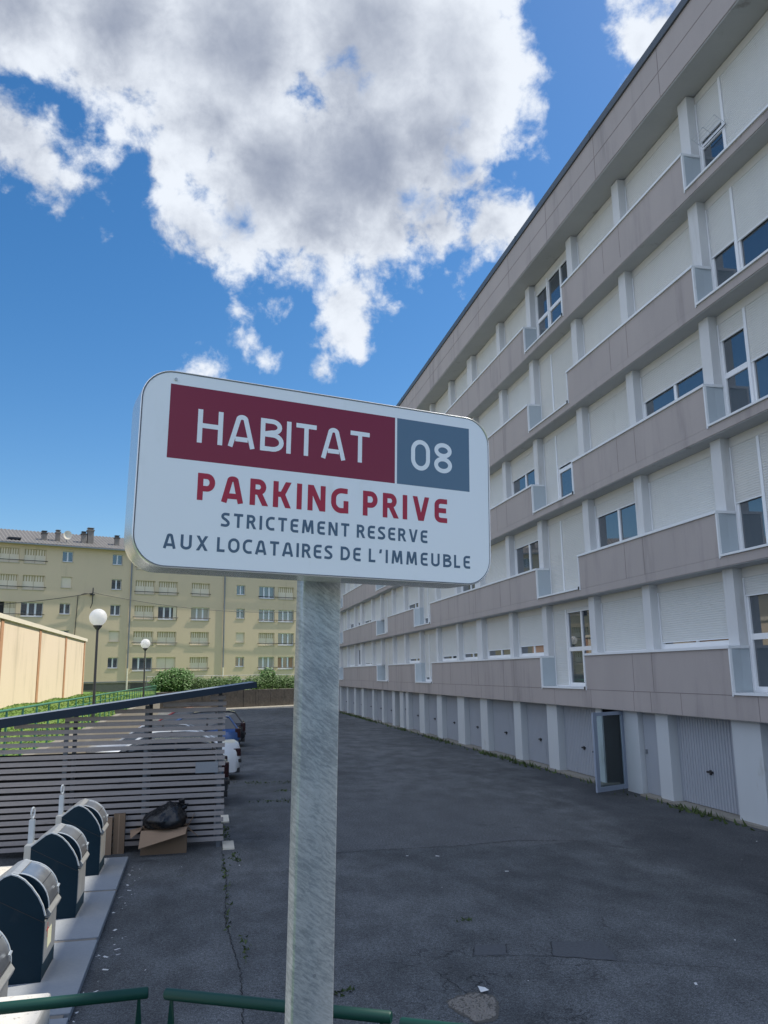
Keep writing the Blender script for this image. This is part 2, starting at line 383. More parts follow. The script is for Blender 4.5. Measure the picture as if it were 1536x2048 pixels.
# ------------------------------------------------------------------ mesh helpers
class MB:
    def __init__(s):
        s.v = []; s.f = []; s.m = []; s.names = []
    def mi(s, name):
        if name not in s.names:
            s.names.append(name)
        return s.names.index(name)
    def face(s, pts, m):
        i = len(s.v)
        s.v += [Vector(p) for p in pts]
        s.f.append(tuple(range(i, i + len(pts)))); s.m.append(s.mi(m))
    def mesh(s, vs, fs, m):
        i = len(s.v); k = s.mi(m)
        s.v += [Vector(p) for p in vs]
        for f in fs:
            s.f.append(tuple(i + q for q in f)); s.m.append(k)
    def box(s, x0, x1, y0, y1, z0, z1, m, tf=None):
        x0, x1 = sorted((x0, x1)); y0, y1 = sorted((y0, y1)); z0, z1 = sorted((z0, z1))
        vs = [(x0, y0, z0), (x1, y0, z0), (x1, y1, z0), (x0, y1, z0), (x0, y0, z1), (x1, y0, z1), (x1, y1, z1), (x0, y1, z1)]
        if tf:
            vs = [tf(Vector(v)) for v in vs]
        s.mesh(vs, [(0, 3, 2, 1), (4, 5, 6, 7), (0, 1, 5, 4), (1, 2, 6, 5), (2, 3, 7, 6), (3, 0, 4, 7)], m)
    def prism(s, poly, axis, a, b, m, tf=None):
        # poly = 2-D outline in the two other axes (in x,y,z order), extruded from a to b along axis
        def P(u, v, w):
            q = {'x': (w, u, v), 'y': (u, w, v), 'z': (u, v, w)}[axis]
            return tf(Vector(q)) if tf else q
        n = len(poly)
        vs = [P(u, v, a) for u, v in poly] + [P(u, v, b) for u, v in poly]
        fs = [tuple(range(n)), tuple(range(2 * n - 1, n - 1, -1))] + [(i, (i + 1) % n, n + (i + 1) % n, n + i) for i in range(n)]
        s.mesh(vs, fs, m)
    def tube(s, pts, r, m, n=10, caps=True):
        pts = [Vector(p) for p in pts]
        rs = r if isinstance(r, (list, tuple)) else [r] * len(pts)
        rings = []
        for i, p in enumerate(pts):
            d = (pts[min(i + 1, len(pts) - 1)] - pts[max(i - 1, 0)]).normalized()
            a = d.orthogonal().normalized() if abs(d.z) > 0.95 else d.cross(Vector((0, 0, 1))).normalized()
            b = d.cross(a)
            rings.append([p + (a * math.cos(2 * math.pi * k / n) + b * math.sin(2 * math.pi * k / n)) * rs[i] for k in range(n)])
        vs = [q for ring in rings for q in ring]
        fs = [(i * n + k, i * n + (k + 1) % n, (i + 1) * n + (k + 1) % n, (i + 1) * n + k) for i in range(len(pts) - 1) for k in range(n)]
        if caps:
            fs += [tuple(range(n - 1, -1, -1)), tuple((len(pts) - 1) * n + k for k in range(n))]
        s.mesh(vs, fs, m)
    def ball(s, c, r, m, nu=24, nv=14, sq=(1, 1, 1)):
        vs = [(c[0], c[1], c[2] + r * sq[2])]
        for j in range(1, nv):
            t = math.pi * j / nv
            for i in range(nu):
                a = 2 * math.pi * i / nu
                vs.append((c[0] + r * sq[0] * math.sin(t) * math.cos(a), c[1] + r * sq[1] * math.sin(t) * math.sin(a), c[2] + r * sq[2] * math.cos(t)))
        vs.append((c[0], c[1], c[2] - r * sq[2]))
        fs = [(0, 1 + i, 1 + (i + 1) % nu) for i in range(nu)]
        for j in range(nv - 2):
            for i in range(nu):
                a = 1 + j * nu + i; b = 1 + j * nu + (i + 1) % nu
                fs.append((a, a + nu, b + nu, b))
        e = len(vs) - 1
        fs += [(e, 1 + (nv - 2) * nu + (i + 1) % nu, 1 + (nv - 2) * nu + i) for i in range(nu)]
        s.mesh(vs, fs, m)
    def build(s, name, parent=None, smooth=False, bevel=0, angle=40, local=False):
        me = bpy.data.meshes.new(name)
        if parent is not None and not local:
            o0 = Vector(parent.get('_b', (0, 0, 0)))
        elif local:
            o0 = Vector((0, 0, 0))
        else:
            xs = [v for v in s.v]
            o0 = Vector(((min(v.x for v in xs) + max(v.x for v in xs)) / 2, (min(v.y for v in xs) + max(v.y for v in xs)) / 2, min(v.z for v in xs)))
        me.from_pydata([v - o0 for v in s.v], [], s.f)
        for n in s.names:
            me.materials.append(M[n])
        me.polygons.foreach_set('material_index', s.m)
        bm = bmesh.new(); bm.from_mesh(me)
        if smooth or bevel:
            bmesh.ops.remove_doubles(bm, verts=bm.verts, dist=1e-5)
        bmesh.ops.recalc_face_normals(bm, faces=bm.faces)
        if smooth:
            for f in bm.faces:
                f.smooth = True
            for e in bm.edges:
                if len(e.link_faces) == 2 and e.calc_face_angle(0) > rad(angle):
                    e.smooth = False
        bm.to_mesh(me); bm.free()
        ob = bpy.data.objects.new(name, me)
        COL.objects.link(ob)
        if parent is not None:
            ob.parent = parent
            if '_b' in parent:
                ob['_b'] = parent['_b']
        else:
            ob.location = o0 + Vector((0, 0, Z0))
            ob['_b'] = tuple(o0)
        if bevel:
            md = ob.modifiers.new('bevel', 'BEVEL'); md.width = bevel; md.segments = 2; md.limit_method = 'ANGLE'
        return ob

def tag(o, label, cat, group=None):
    o['label'] = label; o['category'] = cat
    if group:
        o['group'] = group
    return o
def struct(o, kind='structure'):
    o['kind'] = kind
    return o
def empty(name, loc, label=None, cat=None, group=None, rz=0.0):
    o = bpy.data.objects.new(name, None)
    o.empty_display_size = 0.2
    COL.objects.link(o)
    o.location = Vector(loc) + Vector((0, 0, Z0)); o.rotation_euler = (0, 0, rz)
    o['_b'] = tuple(loc)
    if label:
        tag(o, label, cat, group)
    return o
def copy_tree(o, parent=None):
    c = o.copy(); COL.objects.link(c)
    if parent is not None:
        c.parent = parent
    for ch in list(o.children):
        copy_tree(ch, c)
    return c
GZ = -3.02
PI = math.pi

# ------------------------------------------------------------------ ground
b = MB()
b.face([(-700, -700, GZ), (700, -700, GZ), (700, 700, GZ), (-700, 700, GZ)], 'asphalt')
struct(b.build('ground'))

# terrace: grass bank on the left of the car park, behind a low retaining wall, and the plateau of the far building
b = MB()
XE = -3.75
nx, ny = 10, 26
def gz(x, y):
    t = max(0.0, min(1.0, (XE - 0.3 - x) / 4.3))
    return -1.78 + 0.52 * t + 0.05 * math.sin(y * 0.7 + x)
gr = [[(XE - 0.25 - 7.5 * i / nx, 17.2 + (72.0 - 17.2) * j / ny) for j in range(ny + 1)] for i in range(nx + 1)]
vs = [(x, y, gz(x, y)) for row in gr for (x, y) in row]
fs = [(i * (ny + 1) + j, (i + 1) * (ny + 1) + j, (i + 1) * (ny + 1) + j + 1, i * (ny + 1) + j + 1) for i in range(nx) for j in range(ny)]
b.mesh(vs, fs, 'grass')
struct(b.build('grass_bank', smooth=True))
b = MB()
rg = random.Random(3)
for k in range(15000):
    y = 17.6 + 54 * rg.random() ** 1.7
    x = XE - 0.4 - 4.5 * rg.random()
    z = gz(x, y); h = 0.02 + 0.04 * rg.random(); w = 0.008 + 0.0007 * y; a = rg.random() * 6.28
    lx, ly = rg.uniform(-.05, .05), rg.uniform(-.05, .05)
    b.face([(x - w * math.cos(a), y - w * math.sin(a), z), (x + w * math.cos(a), y + w * math.sin(a), z), (x + lx, y + ly, z + h)], 'blade')
struct(b.build('grass'), 'stuff')
b = MB()
b.box(-13, XE - 0.26, 17.0, 17.2, GZ, -1.72, 'plinth_stone')
b.box(XE - 0.25, XE, 17.0, 71.4, GZ, -1.70, 'plinth_stone')
tag(b.build('retaining_wall'), 'low grey retaining wall under the green fence, cars parked against it', 'wall')

# ------------------------------------------------------------------ long grey apartment block on the right
DX = 10.225       # face of the parapets
PX = 10.48        # face of the white fins
WX = 10.69        # plane of the windows
YN, YF = 6.0, 75.0
ZT = [0.41, 3.17, 5.93, 8.68, 11.43]          # parapet tops
ZC = [-0.56, 2.20, 4.96, 7.71, 10.47]         # bottoms of the cut-outs
ZB = [-1.04, 2.00, 4.76, 7.52, 10.28]         # undersides of the bands
ZS = [2.00, 4.76, 7.52, 10.28, 12.98]         # soffit over each storey
blk = empty('apartment_building', (DX, 40, GZ), 'long grey five storey apartment block with white roller shutters above a row of garages', 'building')
b = MB()
b.box(10.86, 22, YN, YF, -1.0, 14.2, 'white_render')
b.box(11.6, 22, YN, YF, GZ, -1.0, 'garage_wall')
b.build('wall', blk)
b = MB()
b.box(9.95, 22.3, YN - .2, YF + .2, 13.0, 14.30, 'cladding')
for z in (13.655,):
    b.box(9.946, 9.96, YN, YF, z - .008, z + .008, 'panel_joint')
for k in range(21):
    y = 8.3 + 3.27 * k
    b.box(9.946, 9.96, y - .007, y + .007, 13.01, 14.29, 'panel_joint')
b.build('fascia', blk)
b = MB()
b.box(9.97, 10.86, YN, YF, 12.965, 12.997, 'soffit_paint')
for zb in ZB[1:]:
    b.box(DX + .02, 10.86, YN, YF, zb - .02, zb - .003, 'soffit_paint')
b.box(DX + .03, 11.6, YN, YF, -1.058, -1.043, 'soffit_paint')
b.build('soffit', blk)
b = MB()
b.box(9.90, 22.4, YN - .25, YF + .25, 14.303, 14.52, 'coping')
for k in range(13):
    y = 7 + 5.6 * k
    b.box(9.893, 9.92, y - .03, y + .03, 14.30, 14.53, 'coping')
b.build('roof_coping', blk)
FINS = [(8.02, 8.37), (11.25, 11.60), (14.57, 14.92), (17.82, 18.17), (20.75, 21.10), (24.05, 24.40), (27.02, 27.36), (30.34, 30.97), (33.40, 33.75), (36.62, 36.94),
        (39.75, 40.06), (43.00, 43.30), (45.95, 46.22), (49.20, 49.46), (52.10, 52.40), (55.80, 56.42), (58.50, 58.80), (61.80, 62.10), (65.2, 65.5), (68.1, 68.4), (71.4, 71.7), (74.6, 75.0)]
FINS = [(a * 1.0058, c * 1.0058) for a, c in FINS]
CUTS = [(11.60, 14.64), (21.15, 24.20), (37.10, 40.20), (46.53, 49.75), (62.6, 65.7)]
for i in range(5):
    zs = ZS[i] - (0.021 if i < 4 else 0.036)
    for (y0, y1) in FINS:
        if i == 0 and y0 > 70:
            continue
        b = MB()
        b.box(PX, 10.858, y0, y1, ZT[i] + 0.001, zs, 'white_render')
        b.build('fin', blk)
# parapets, cut away in front of the tall windows
ends = [(YN, CUTS[0][0])] + [(CUTS[k][1], CUTS[k + 1][0]) for k in range(4)] + [(CUTS[4][1], YF)]
SEAM = {0: [8.1, 9.0], 1: [17.63, 18.53], 2: [26.6, 27.6, 30.4, 31.2, 34.1], 3: [43.1, 43.9], 4: [52.2, 55.7, 56.6, 59.5], 5: [68, 71]}
for i in range(5):
    b = MB()                                           # continuous band under parapets and windows
    zlow = ZB[i]
    b.box(DX, 10.855, YN, YF, zlow, ZC[i] - 0.004, 'cladding')
    if i == 0:
        b.box(DX - .003, DX + .01, YN, YF, ZC[0] - .012, ZC[0] - .001, 'panel_joint')
        for y in (8.7, 11.4, 13.91, 16.53, 17.8, 18.6, 20.9, 23.3, 26.2, 27.6, 30.1, 33.4, 36, 39.4, 42, 45, 48, 51, 55, 59, 63):
            b.box(DX - .003, DX + .01, y - .006, y + .006, zlow + .005, ZC[0] - .014, 'panel_joint')
    b.build('band', blk)
    for k, (y0, y1) in enumerate(ends):
        b = MB()
        b.box(DX + .002, 10.40, y0 + .02, y1 - .02, ZC[i], ZT[i] - .06, 'cladding')
        for y in SEAM[k]:
            b.box(DX - .001, DX + .01, y - .006, y + .006, ZC[i] + .004, ZT[i] - .07, 'panel_joint')
        par = b.build('parapet', blk)
        c = MB()                                       # white cap and end trims
        c.box(DX - .035, 10.66, y0 - .02, y1 + .02, ZT[i] - .058, ZT[i], 'white_trim')
        c.build('cap', par)
        for far in (0, 1):                                 # far end of the next cut-out is this parapet's near end
            yy = y1 if far else y0
            c = MB()
            c.box(DX - .022, DX + .03, yy - .022, yy + .022, ZC[i] - .03, ZT[i] - .06, 'white_trim')
            if far:
                c.box(DX + .031, 10.857, yy - .018, yy + .016, ZC[i] - .002, ZT[i] - .06, 'flank_paint')
            else:
                yf = [f[0] for f in FINS if -.25 < f[0] - yy < .15]
                yf = yf[0] + .004 if yf else yy - .016
                c.prism([(DX + .031, yy - .016), (PX, yf), (10.857, yf), (10.857, yy + .03), (DX + .031, yy + .018)], 'z', ZC[i] - .002, ZT[i] - .06, 'flank_paint')
                c.box(PX + .02, 10.857, yf - .0, yy + .03, ZT[i] - .0595, ZT[i] + .0005, 'flank_paint')
            c.build('end_trim', par)
    for (y0, y1) in CUTS:
        c = MB()
        c.box(DX - .04, 10.66, y0 + .03, y1 - .03, ZC[i], ZC[i] + .045, 'white_trim')
        c.box(DX - .045, DX + .0, y0 + .01, y0 + .06, ZC[i] - .01, ZC[i] + .07, 'dark_metal')
        c.build('sill', blk)

def slats(b, x, y0, y1, z0, z1, m, pitch=0.052):
    n = max(1, int(round((z1 - z0) / pitch))); p = (z1 - z0) / n
    for k in range(n):
        a = z0 + k * p
        zs_ = [(0.007, a), (0.0, a + p * .13), (-0.002, a + p * .5), (0.0, a + p * .87), (0.007, a + p)]
        for (d0, q0), (d1, q1) in zip(zs_, zs_[1:]):
            b.face([(x + d0, y0, q0), (x + d0, y1, q0), (x + d1, y1, q1), (x + d1, y0, q1)], m)
        b.face([(x + .007, y0, a), (x + .007, y1, a), (x + .03, y1, a), (x + .03, y0, a)], m)

rw = random.Random(11)
def leaf(win, y0, y1, zb, zt, op, tall, warm, curtain=None, pane_split=False):
    """one glazed leaf with a roller shutter drawn down to 'op' of its height above the bottom"""
    zm = zb + (zt - zb) * op
    sm = 'shutter_warm' if warm else 'shutter'
    if op > 0.01:
        g = MB()
        fr = 0.055
        g.box(WX + .055, WX + .060, y0 + .02, y1 - .02, zb + .02, min(zm + .1, zt), 'glass')
        gl = g.build('pane', win)
        if curtain:
            g.names = []
        f = MB()
        f.box(WX + .02, WX + .054, y0, y0 + fr, zb, zm + .02, 'pvc')
        f.box(WX + .02, WX + .054, y1 - fr, y1, zb, zm + .02, 'pvc')
        f.box(WX + .021, WX + .054, y0 + fr, y1 - fr, zb, zb + .09 if not tall else zb + .07, 'pvc')
        if pane_split:
            yc = (y0 + y1) / 2
            f.box(WX + .019, WX + .054, yc - .05, yc + .05, zb + .09, zm + .02, 'pvc')
        if tall and op > 0.5:
            zt_ = zb + (zt - zb) * 0.44
            f.box(WX + .018, WX + .0545, y0 + fr, y1 - fr, zt_, zt_ + .12, 'pvc')
        f.build('sash', win)
        if curtain:
            c = MB()
            n = 16
            ca, cb = y0 + (y1 - y0) * curtain[1], y0 + (y1 - y0) * curtain[2]
            pts = [(WX + .0535 + 0.0008 * (k % 2), ca + (cb - ca) * k / n) for k in range(n + 1)]
            for (xa, ya), (xb, yb) in zip(pts, pts[1:]):
                c.face([(xa, ya, zb + .1), (xb, yb, zb + .1), (xb, yb, zm), (xa, ya, zm)], curtain[0])
            c.build('curtain', win)
    if op < 0.99:
        s_ = MB()
        slats(s_, WX + .004, y0 + .005, y1 - .005, zm, zt, sm)
        s_.box(WX - .004, WX + .03, y0 + .004, y1 - .004, zm - .028, zm, 'white_trim')
        s_.build('shutter', win)

def window(i, y0, y1, tall, ops, split=None, curt=None):
    zb = (ZC[i] + .05) if tall else (ZT[i] + .005)
    zs = ZS[i] - (0.021 if i < 4 else 0.036)
    zt = zs - 0.20
    f = MB()
    w = .045
    f.box(WX + .001, WX + .06, y0 + .003, y1 - .003, zt, zs, 'shutter_box')           # box of the roller
    for (a, c) in ((y0 + .003, y0 + w), (y1 - w, y1 - .003)):
        f.box(WX - .012, WX + .07, a, c, zb, zt - .001, 'pvc')
    f.box(WX - .008, WX + .075, y0 + w, y1 - w, zb - .012, zb + .035, 'pvc')
    f.box(WX + .075, 10.858, y0 + .002, y1 - .002, zb - .03, zs - .002, 'room_dark')
    ys = [y0 + w, y1 - w]
    if tall:
        ym = split if split else y0 + (y1 - y0) * .71
        f.box(WX - .012, WX + .07, ym - .04, ym + .04, zb + .036, zt - .001, 'pvc')
        leaves = [(ym + .04, y1 - w, ops[0]), (y0 + w, ym - .04, ops[1])]             # far leaf, near leaf
    else:
        leaves = [(y0 + w, y1 - w, ops[0])]
    win = f.build('window', blk)
    warm = rw.random() < 0.45
    for k, (a, c, op) in enumerate(leaves):
        leaf(win, a, c, zb + .036, zt - .002, op, tall, warm, curt if (curt and k == (0 if tall else 0)) else None, pane_split=(not tall) or (c - a > 1.6 and op > .5))
    return win

BAYS = [(8.37, 11.25, 0), (11.60, 14.57, 1), (14.92, 17.82, 0), (18.17, 20.75, 0), (21.10, 24.05, 1), (24.40, 27.02, 0), (27.36, 30.34, 0), (30.97, 33.40, 0), (33.75, 36.62, 0), (36.94, 39.75, 1),
        (40.06, 43.0, 0), (43.30, 45.95, 0), (46.22, 49.20, 1), (49.46, 52.10, 0), (52.40, 55.80, 0), (56.42, 58.50, 0), (58.80, 61.80, 0), (62.10, 65.2, 1), (65.5, 68.1, 0), (68.4, 71.4, 0)]
BAYS = [(a * 1.0058, c * 1.0058, t) for a, c, t in BAYS]
# how far each shutter is open, storey by storey as seen; default shut
OPEN = {(4, 1): (0.54, 0.0), (3, 1): (0.48, 0.44), (2, 1): (0.83, 0.47), (1, 1): (0.47, 0.0), (0, 1): (0.84, 0.5),
        (4, 4): (0.91, 0.95), (2, 4): (0.0, 0.53), (0, 4): (0.0, 0.96), (2, 2): (0.49,), (1, 2): (0.03,), (0, 2): (0.11,), (1, 3): (0.75,), (2, 5): (0.56,), (1, 5): (0.78,), (0, 5): (0.26,),
        (0, 6): (0.23,), (1, 9): (0.15, 0.2), (0, 9): (0.09, 0.10), (1, 7): (0.42,), (0, 7): (0.19,), (0, 8): (0.16,), (1, 10): (0.25,), (0, 10): (0.17,), (0, 12): (0.0, 0.40), (0, 11): (0.0,), (1, 14): (0.2,),
        (1, 13): (0.0,), (0, 14): (0.12,), (0, 15): (0.85,), (1, 15): (0.25,), (1, 16): (0.3,), (0, 16): (0.1,), (2, 11): (0.3,), (2, 13): (0.6,)}
CURT = {(0, 4): None, (0, 1): None, (0, 2): ('curtain_orange', 0.0, .62), (0, 5): ('curtain_orange', 0.0, .6), (2, 4): ('flank_paint', .1, .9)}
for i in range(5):
    for k, (y0, y1, tall) in enumerate(BAYS):
        if i >= 2 and k > 16:
            continue
        ops = OPEN.get((i, k), (0.0, 0.0))
        sp = {1: 13.74, 4: 23.19}.get(k)
        if (i, k) == (0, 4):
            sp = 23.2
        window(i, y0, y1, tall, ops, sp, CURT.get((i, k)))

# ground level: white piers, corrugated garage doors, service doors
PIERS = [(6.3, 7.0), (10.3, 11.0), (14.18, 15.07), (17.44, 17.97), (18.80, 19.53), (20.72, 21.05), (23.62, 24.38), (26.59, 27.24), (29.99, 30.81), (32.87, 33.80), (36.20, 37.02), (39.28, 40.23),
         (42.51, 43.09), (43.70, 44.53), (45.74, 46.41), (48.76, 49.32), (51.73, 52.24), (55.2, 56.0), (58.2, 59.0), (61.5, 62.1), (64.8, 65.5), (68.0, 68.6), (71.2, 71.8), (74.4, 75.0)]
for (y0, y1) in PIERS:
    b = MB()
    b.box(10.40, 11.598, y0, y1, GZ, -1.06, 'garage_wall')
    b.build('pier', blk)
gd = 0
for (a, c) in zip(PIERS, PIERS[1:]):
    y0, y1 = a[1], c[0]
    w = y1 - y0
    if abs(y0 - 19.53) < .02:                           # entrance with the open glass door
        continue
    if abs(y0 - 44.53) < .02:                           # dark passage
        continue
    d = MB()
    x = 10.62 if w > 1.6 else 10.50
    d.box(x + .05, x + .09, y0, y1, GZ, -1.06, 'garage_door')
    if w > 1.6:
        n = int(w / 0.10); p = w / n
        zt = -1.10
        for q in range(n):
            ya = y0 + q * p
            prof = [(0.0, ya), (0.0, ya + p * .45), (0.022, ya + p * .55), (0.022, ya + p * .9), (0.0, ya + p)]
            for (d0, u0), (d1, u1) in zip(prof, prof[1:]):
                d.face([(x + d0, u0, GZ + .06), (x + d1, u1, GZ + .06), (x + d1, u1, zt), (x + d0, u0, zt)], 'garage_door')
        o = d.build('garage_door', blk)
        h = MB()
        yc = (y0 + y1) / 2
        h.box(x - .05, x, yc - .09, yc + .09, -2.24, -2.20, 'dark_metal')
        h.box(x - .02, x, yc - .03, yc + .03, -2.28, -2.18, 'dark_metal')
        h.build('handle', o)
    else:
        d.box(x + .02, x + .049, y0 + .04, y1 - .04, GZ + .05, -1.12, 'garage_door')
        o = d.build('service_door', blk)
        h = MB()
        h.box(x - .03, x + .02, y1 - .16, y1 - .12, -2.05, -1.95, 'zinc')
        h.build('handle', o)
b = MB()                                                # low kerb along the wall foot
for (y0, y1) in zip([c[0] - .1 for c in PIERS], [c[0] - .1 for c in PIERS[1:]]):
    if abs(y0 - 18.7) < .02:
        continue
    b.box(10.27, 10.77, y0 + .004, y1, GZ, GZ + .045, 'kerb_concrete')
struct(b.build('kerb'))
# glass entrance door swung open
hinge, tip = Vector((10.40, 19.545, 0)), Vector((9.33, 19.08, 0))
dv = (tip - hinge); dl = dv.length; dv.normalize(); dn = Vector((-dv.y, dv.x, 0))
def dtf(p):
    q = hinge + dv * p.x + dn * p.y
    return (q.x, q.y, p.z)
b = MB()
zb, zt = -2.96, -1.08
for (x0, x1, z0, z1) in ((0, .10, zb, zt), (dl - .13, dl, zb, zt), (.101, dl - .131, zb, zb + .11), (.101, dl - .131, zt - .08, zt)):
    b.box(x0, x1, -.025, .025, z0, z1, 'grey_frame', dtf)
edoor = b.build('entrance_door', blk)
gm = bpy.data.materials.new('clear_glass'); gm.use_nodes = True
gp = gm.node_tree.nodes['Principled BSDF']
gp.inputs['Base Color'].default_value = (0.62, 0.74, 0.76, 1); gp.inputs['Roughness'].default_value = 0.02
gp.inputs['Transmission Weight'].default_value = 1.0; gp.inputs['IOR'].default_value = 1.45
MATS['clear_glass'] = gm
g = MB(); g.box(.10, dl - .13, -.004, .004, zb + .11, zt - .08, 'clear_glass', dtf); g.build('pane', edoor)
g = MB()
g.box(dl - .09, dl - .05, -.075, -.03, -2.12, -1.88, 'zinc', dtf); g.box(dl - .16, dl - .04, -.10, -.075, -2.03, -2.0, 'dark_metal', dtf)
g.build('handle', edoor)
b = MB(); b.box(10.44, 11.19, 20.69, 20.718, GZ, -1.06, 'room_dark'); b.box(11.2, 11.55, 19.56, 20.71, GZ, -1.06, 'room_dark'); b.box(11.2, 11.5, 44.55, 45.73, GZ, -1.06, 'room_dark'); b.build('doorway_shade', blk)  # dark sheets painted in as the shade inside the entrances

# folding drying rack hooked to the top floor sash
b = MB()
rx = WX - .02
za = 11.50
b.tube([(rx - .02, 13.62, za), (rx - .02, 14.42, za)], .011, 'dark_metal', 6)
for q in range(5):
    xx = rx - .07 - q * .055
    b.tube([(xx, 13.60, za + .04 + q * .03), (xx, 14.45, za + .04 + q * .03)], .0035, 'galv', 5)
for y in (13.60, 14.02, 14.45):
    b.tube([(rx - .02, y, za), (rx - .30, y, za + .17), (rx - .33, y, za + .12)], .005, 'galv', 5)
tag(b.build('drying_rack'), 'folding wire drying rack hung out of a top floor window', 'drying rack')

# ------------------------------------------------------------------ yellow apartment block closing the car park
HB = rad(68.2)
P0 = Vector((-7.74, 89.78, 0))
eu = Vector((math.sin(HB), math.cos(HB), 0)); en = Vector((math.cos(HB), -math.sin(HB), 0))      # along the front, out of the front
def yt(p):                       # (u along, v out of the front, z)
    q = P0 + eu * p.x + en * p.y
    return Vector((q.x, q.y, p.z))
yb = empty('apartment_building', tuple(P0 + eu * 5) [:2] + (-1.7,), 'yellow rendered apartment block with cream folding shutters and a grey corrugated roof', 'building')
U0, U1 = -34.0, 46.0
b = MB()
GRIDC = [(-27, -25, 0), (-21.2, -20.1, 1), (-17.6, -15.5, 0), (-13.4, -11.57, 0), (-11.13, -9.07, 0), (-7.50, -6.46, 1), (-2.46, -1.42, 1), (0.06, 2.17, 0), (2.61, 4.70, 0), (6.31, 8.41, 0), (11.66, 12.71, 1), (14.47, 16.48, 0), (16.95, 19.0, 0), (24.0, 26.1, 0), (27, 28.1, 1), (31.0, 33.1, 0)]
ROWZ = [12.60, 9.97, 7.28, 4.58, 1.86]
def wq(u0, u1, z0, z1):
    b.face([yt(Vector((u0, 0, z0))), yt(Vector((u1, 0, z0))), yt(Vector((u1, 0, z1))), yt(Vector((u0, 0, z1)))], 'yellow_render')
cu = U0
for (u0, u1, sm) in GRIDC:
    wq(cu, u0, -.72, 13.05)
    zp = 13.05
    for zt in ROWZ:
        zt = zt + .012 * (u0 + 10) / 10
        wq(u0, u1, zt, zp)
        zp = zt - (1.10 if sm else 1.43)
    wq(u0, u1, -.72, zp)
    cu = u1
wq(cu, U1, -.72, 13.05)
b.box(U0, U1, -11, -.5, -0.72, 13.05, 'yellow_render', yt)
b.face([yt(Vector((U0, -.5, -.72))), yt(Vector((U0, 0, -.72))), yt(Vector((U0, 0, 13.05))), yt(Vector((U0, -.5, 13.05)))], 'yellow_render')
b.build('wall', yb)
b = MB()
b.box(U0, U1, -10.9, -.06, -3.1, -0.74, 'plinth_stone', yt)
for u in range(-30, 44, 5):
    b.box(u, u + 1.3, -.06, -.03, -1.35, -.80, 'chimney_dark', yt)
b.build('plinth', yb)
b = MB(); b.box(U0, U1, .002, .05, -.66, -.56, 'zinc', yt); b.box(U0, U1, .0, .04, -.74, -.72, 'zinc', yt); b.build('plinth_pipe', yb)
b = MB()                          # corrugated roof
e0, e1, zr0, zr1 = .55, -5.5, 13.10, 15.3
n = int((U1 - U0) / .36)
pts = []
for k in range(n * 2 + 1):
    pts.append((U0 + k * .18, .085 if k % 2 else 0.0))
for (ua, da), (ub, db) in zip(pts, pts[1:]):
    b.face([yt(Vector((ua, e0, zr0 + da))), yt(Vector((ub, e0, zr0 + db))), yt(Vector((ub, e1, zr1 + db))), yt(Vector((ua, e1, zr1 + da)))], 'roof_sheet')
    b.face([yt(Vector((ua, -11.5, zr0 + da))), yt(Vector((ub, -11.5, zr0 + db))), yt(Vector((ub, e1, zr1 + db + .001))), yt(Vector((ua, e1, zr1 + da + .001)))], 'roof_sheet')
b.prism([(.5, 12.98), (.5, 13.08), (-5.5, 15.2), (-11.4, 13.08), (-11.4, 13.0)], 'x', U0, U1, 'reveal', yt)
roof = b.build('roof', yb)
b = MB(); b.box(U0, U1, .56, .68, 12.98, 13.10, 'zinc', yt); b.build('gutter', roof)
b = MB(); b.box(-12.7, -11.5, -.9, -.2, 13.55, 13.72, 'dark_metal', yt); b.build('skylight', roof)
for (ua, ub, zt, cw, m1) in ((-9.38, -8.92, 14.75, .5, 'chimney_dark'), (-8.02, -7.62, 14.95, .5, 'chimney'), (-5.45, -5.02, 15.0, .5, 'chimney_dark'), (-4.86, -4.26, 15.45, .7, 'chimney'), (-1.98, -1.55, 14.85, .5, 'chimney_dark'), (3.5, 4.0, 15, .5, 'chimney'), (14, 14.5, 15, .5, 'chimney')):
    c = MB()
    v0 = -1.1
    c.box(ua, ub, v0 - .5, v0, 13.3, zt - .35, 'chimney' if m1 == 'chimney' else 'chimney', yt)
    c.box(ua - .06, ub + .06, v0 - .56, v0 + .06, zt - .349, zt - .20, m1, yt)
    c.box(ua + .05, ub - .05, v0 - .45, v0 - .05, zt - .199, zt - .06, 'chimney_dark', yt)
    c.box(ua - .03, ub + .03, v0 - .53, v0 + .03, zt - .059, zt, m1, yt)
    c.build('chimney', roof)
c = MB()
vs, n = [yt(Vector((-7.05, -.55, 14.35)))], 18
for q in range(n):
    a = 2 * PI * q / n
    vs.append(yt(Vector((-7.05 + .42 * math.cos(a), -.40, 14.35 + .46 * math.sin(a)))))
c.mesh(vs, [(0, 1 + q, 1 + (q + 1) % n) for q in range(n)], 'wall_coping')
c.tube([yt(Vector((-7.05, -.6, 14.3))), yt(Vector((-7.05, -.9, 13.4)))], .04, 'zinc', 6)
c.build('satellite_dish', roof)
for (u, s_) in ((-.45, 0), (10.15, 0), (-22, 0), (22.2, 0), (33, 0)):
    c = MB()
    c.tube([yt(Vector((u, .10, 13.0))), yt(Vector((u, .10, .75)))], .075, 'zinc', 8)
    c.tube([yt(Vector((u, .10, .75))), yt(Vector((u, .10, -1.5)))], .085, 'wall_coping', 8)
    c.build('downpipe', yb)
ROWZ = [12.60, 9.97, 7.28, 4.58, 1.86]
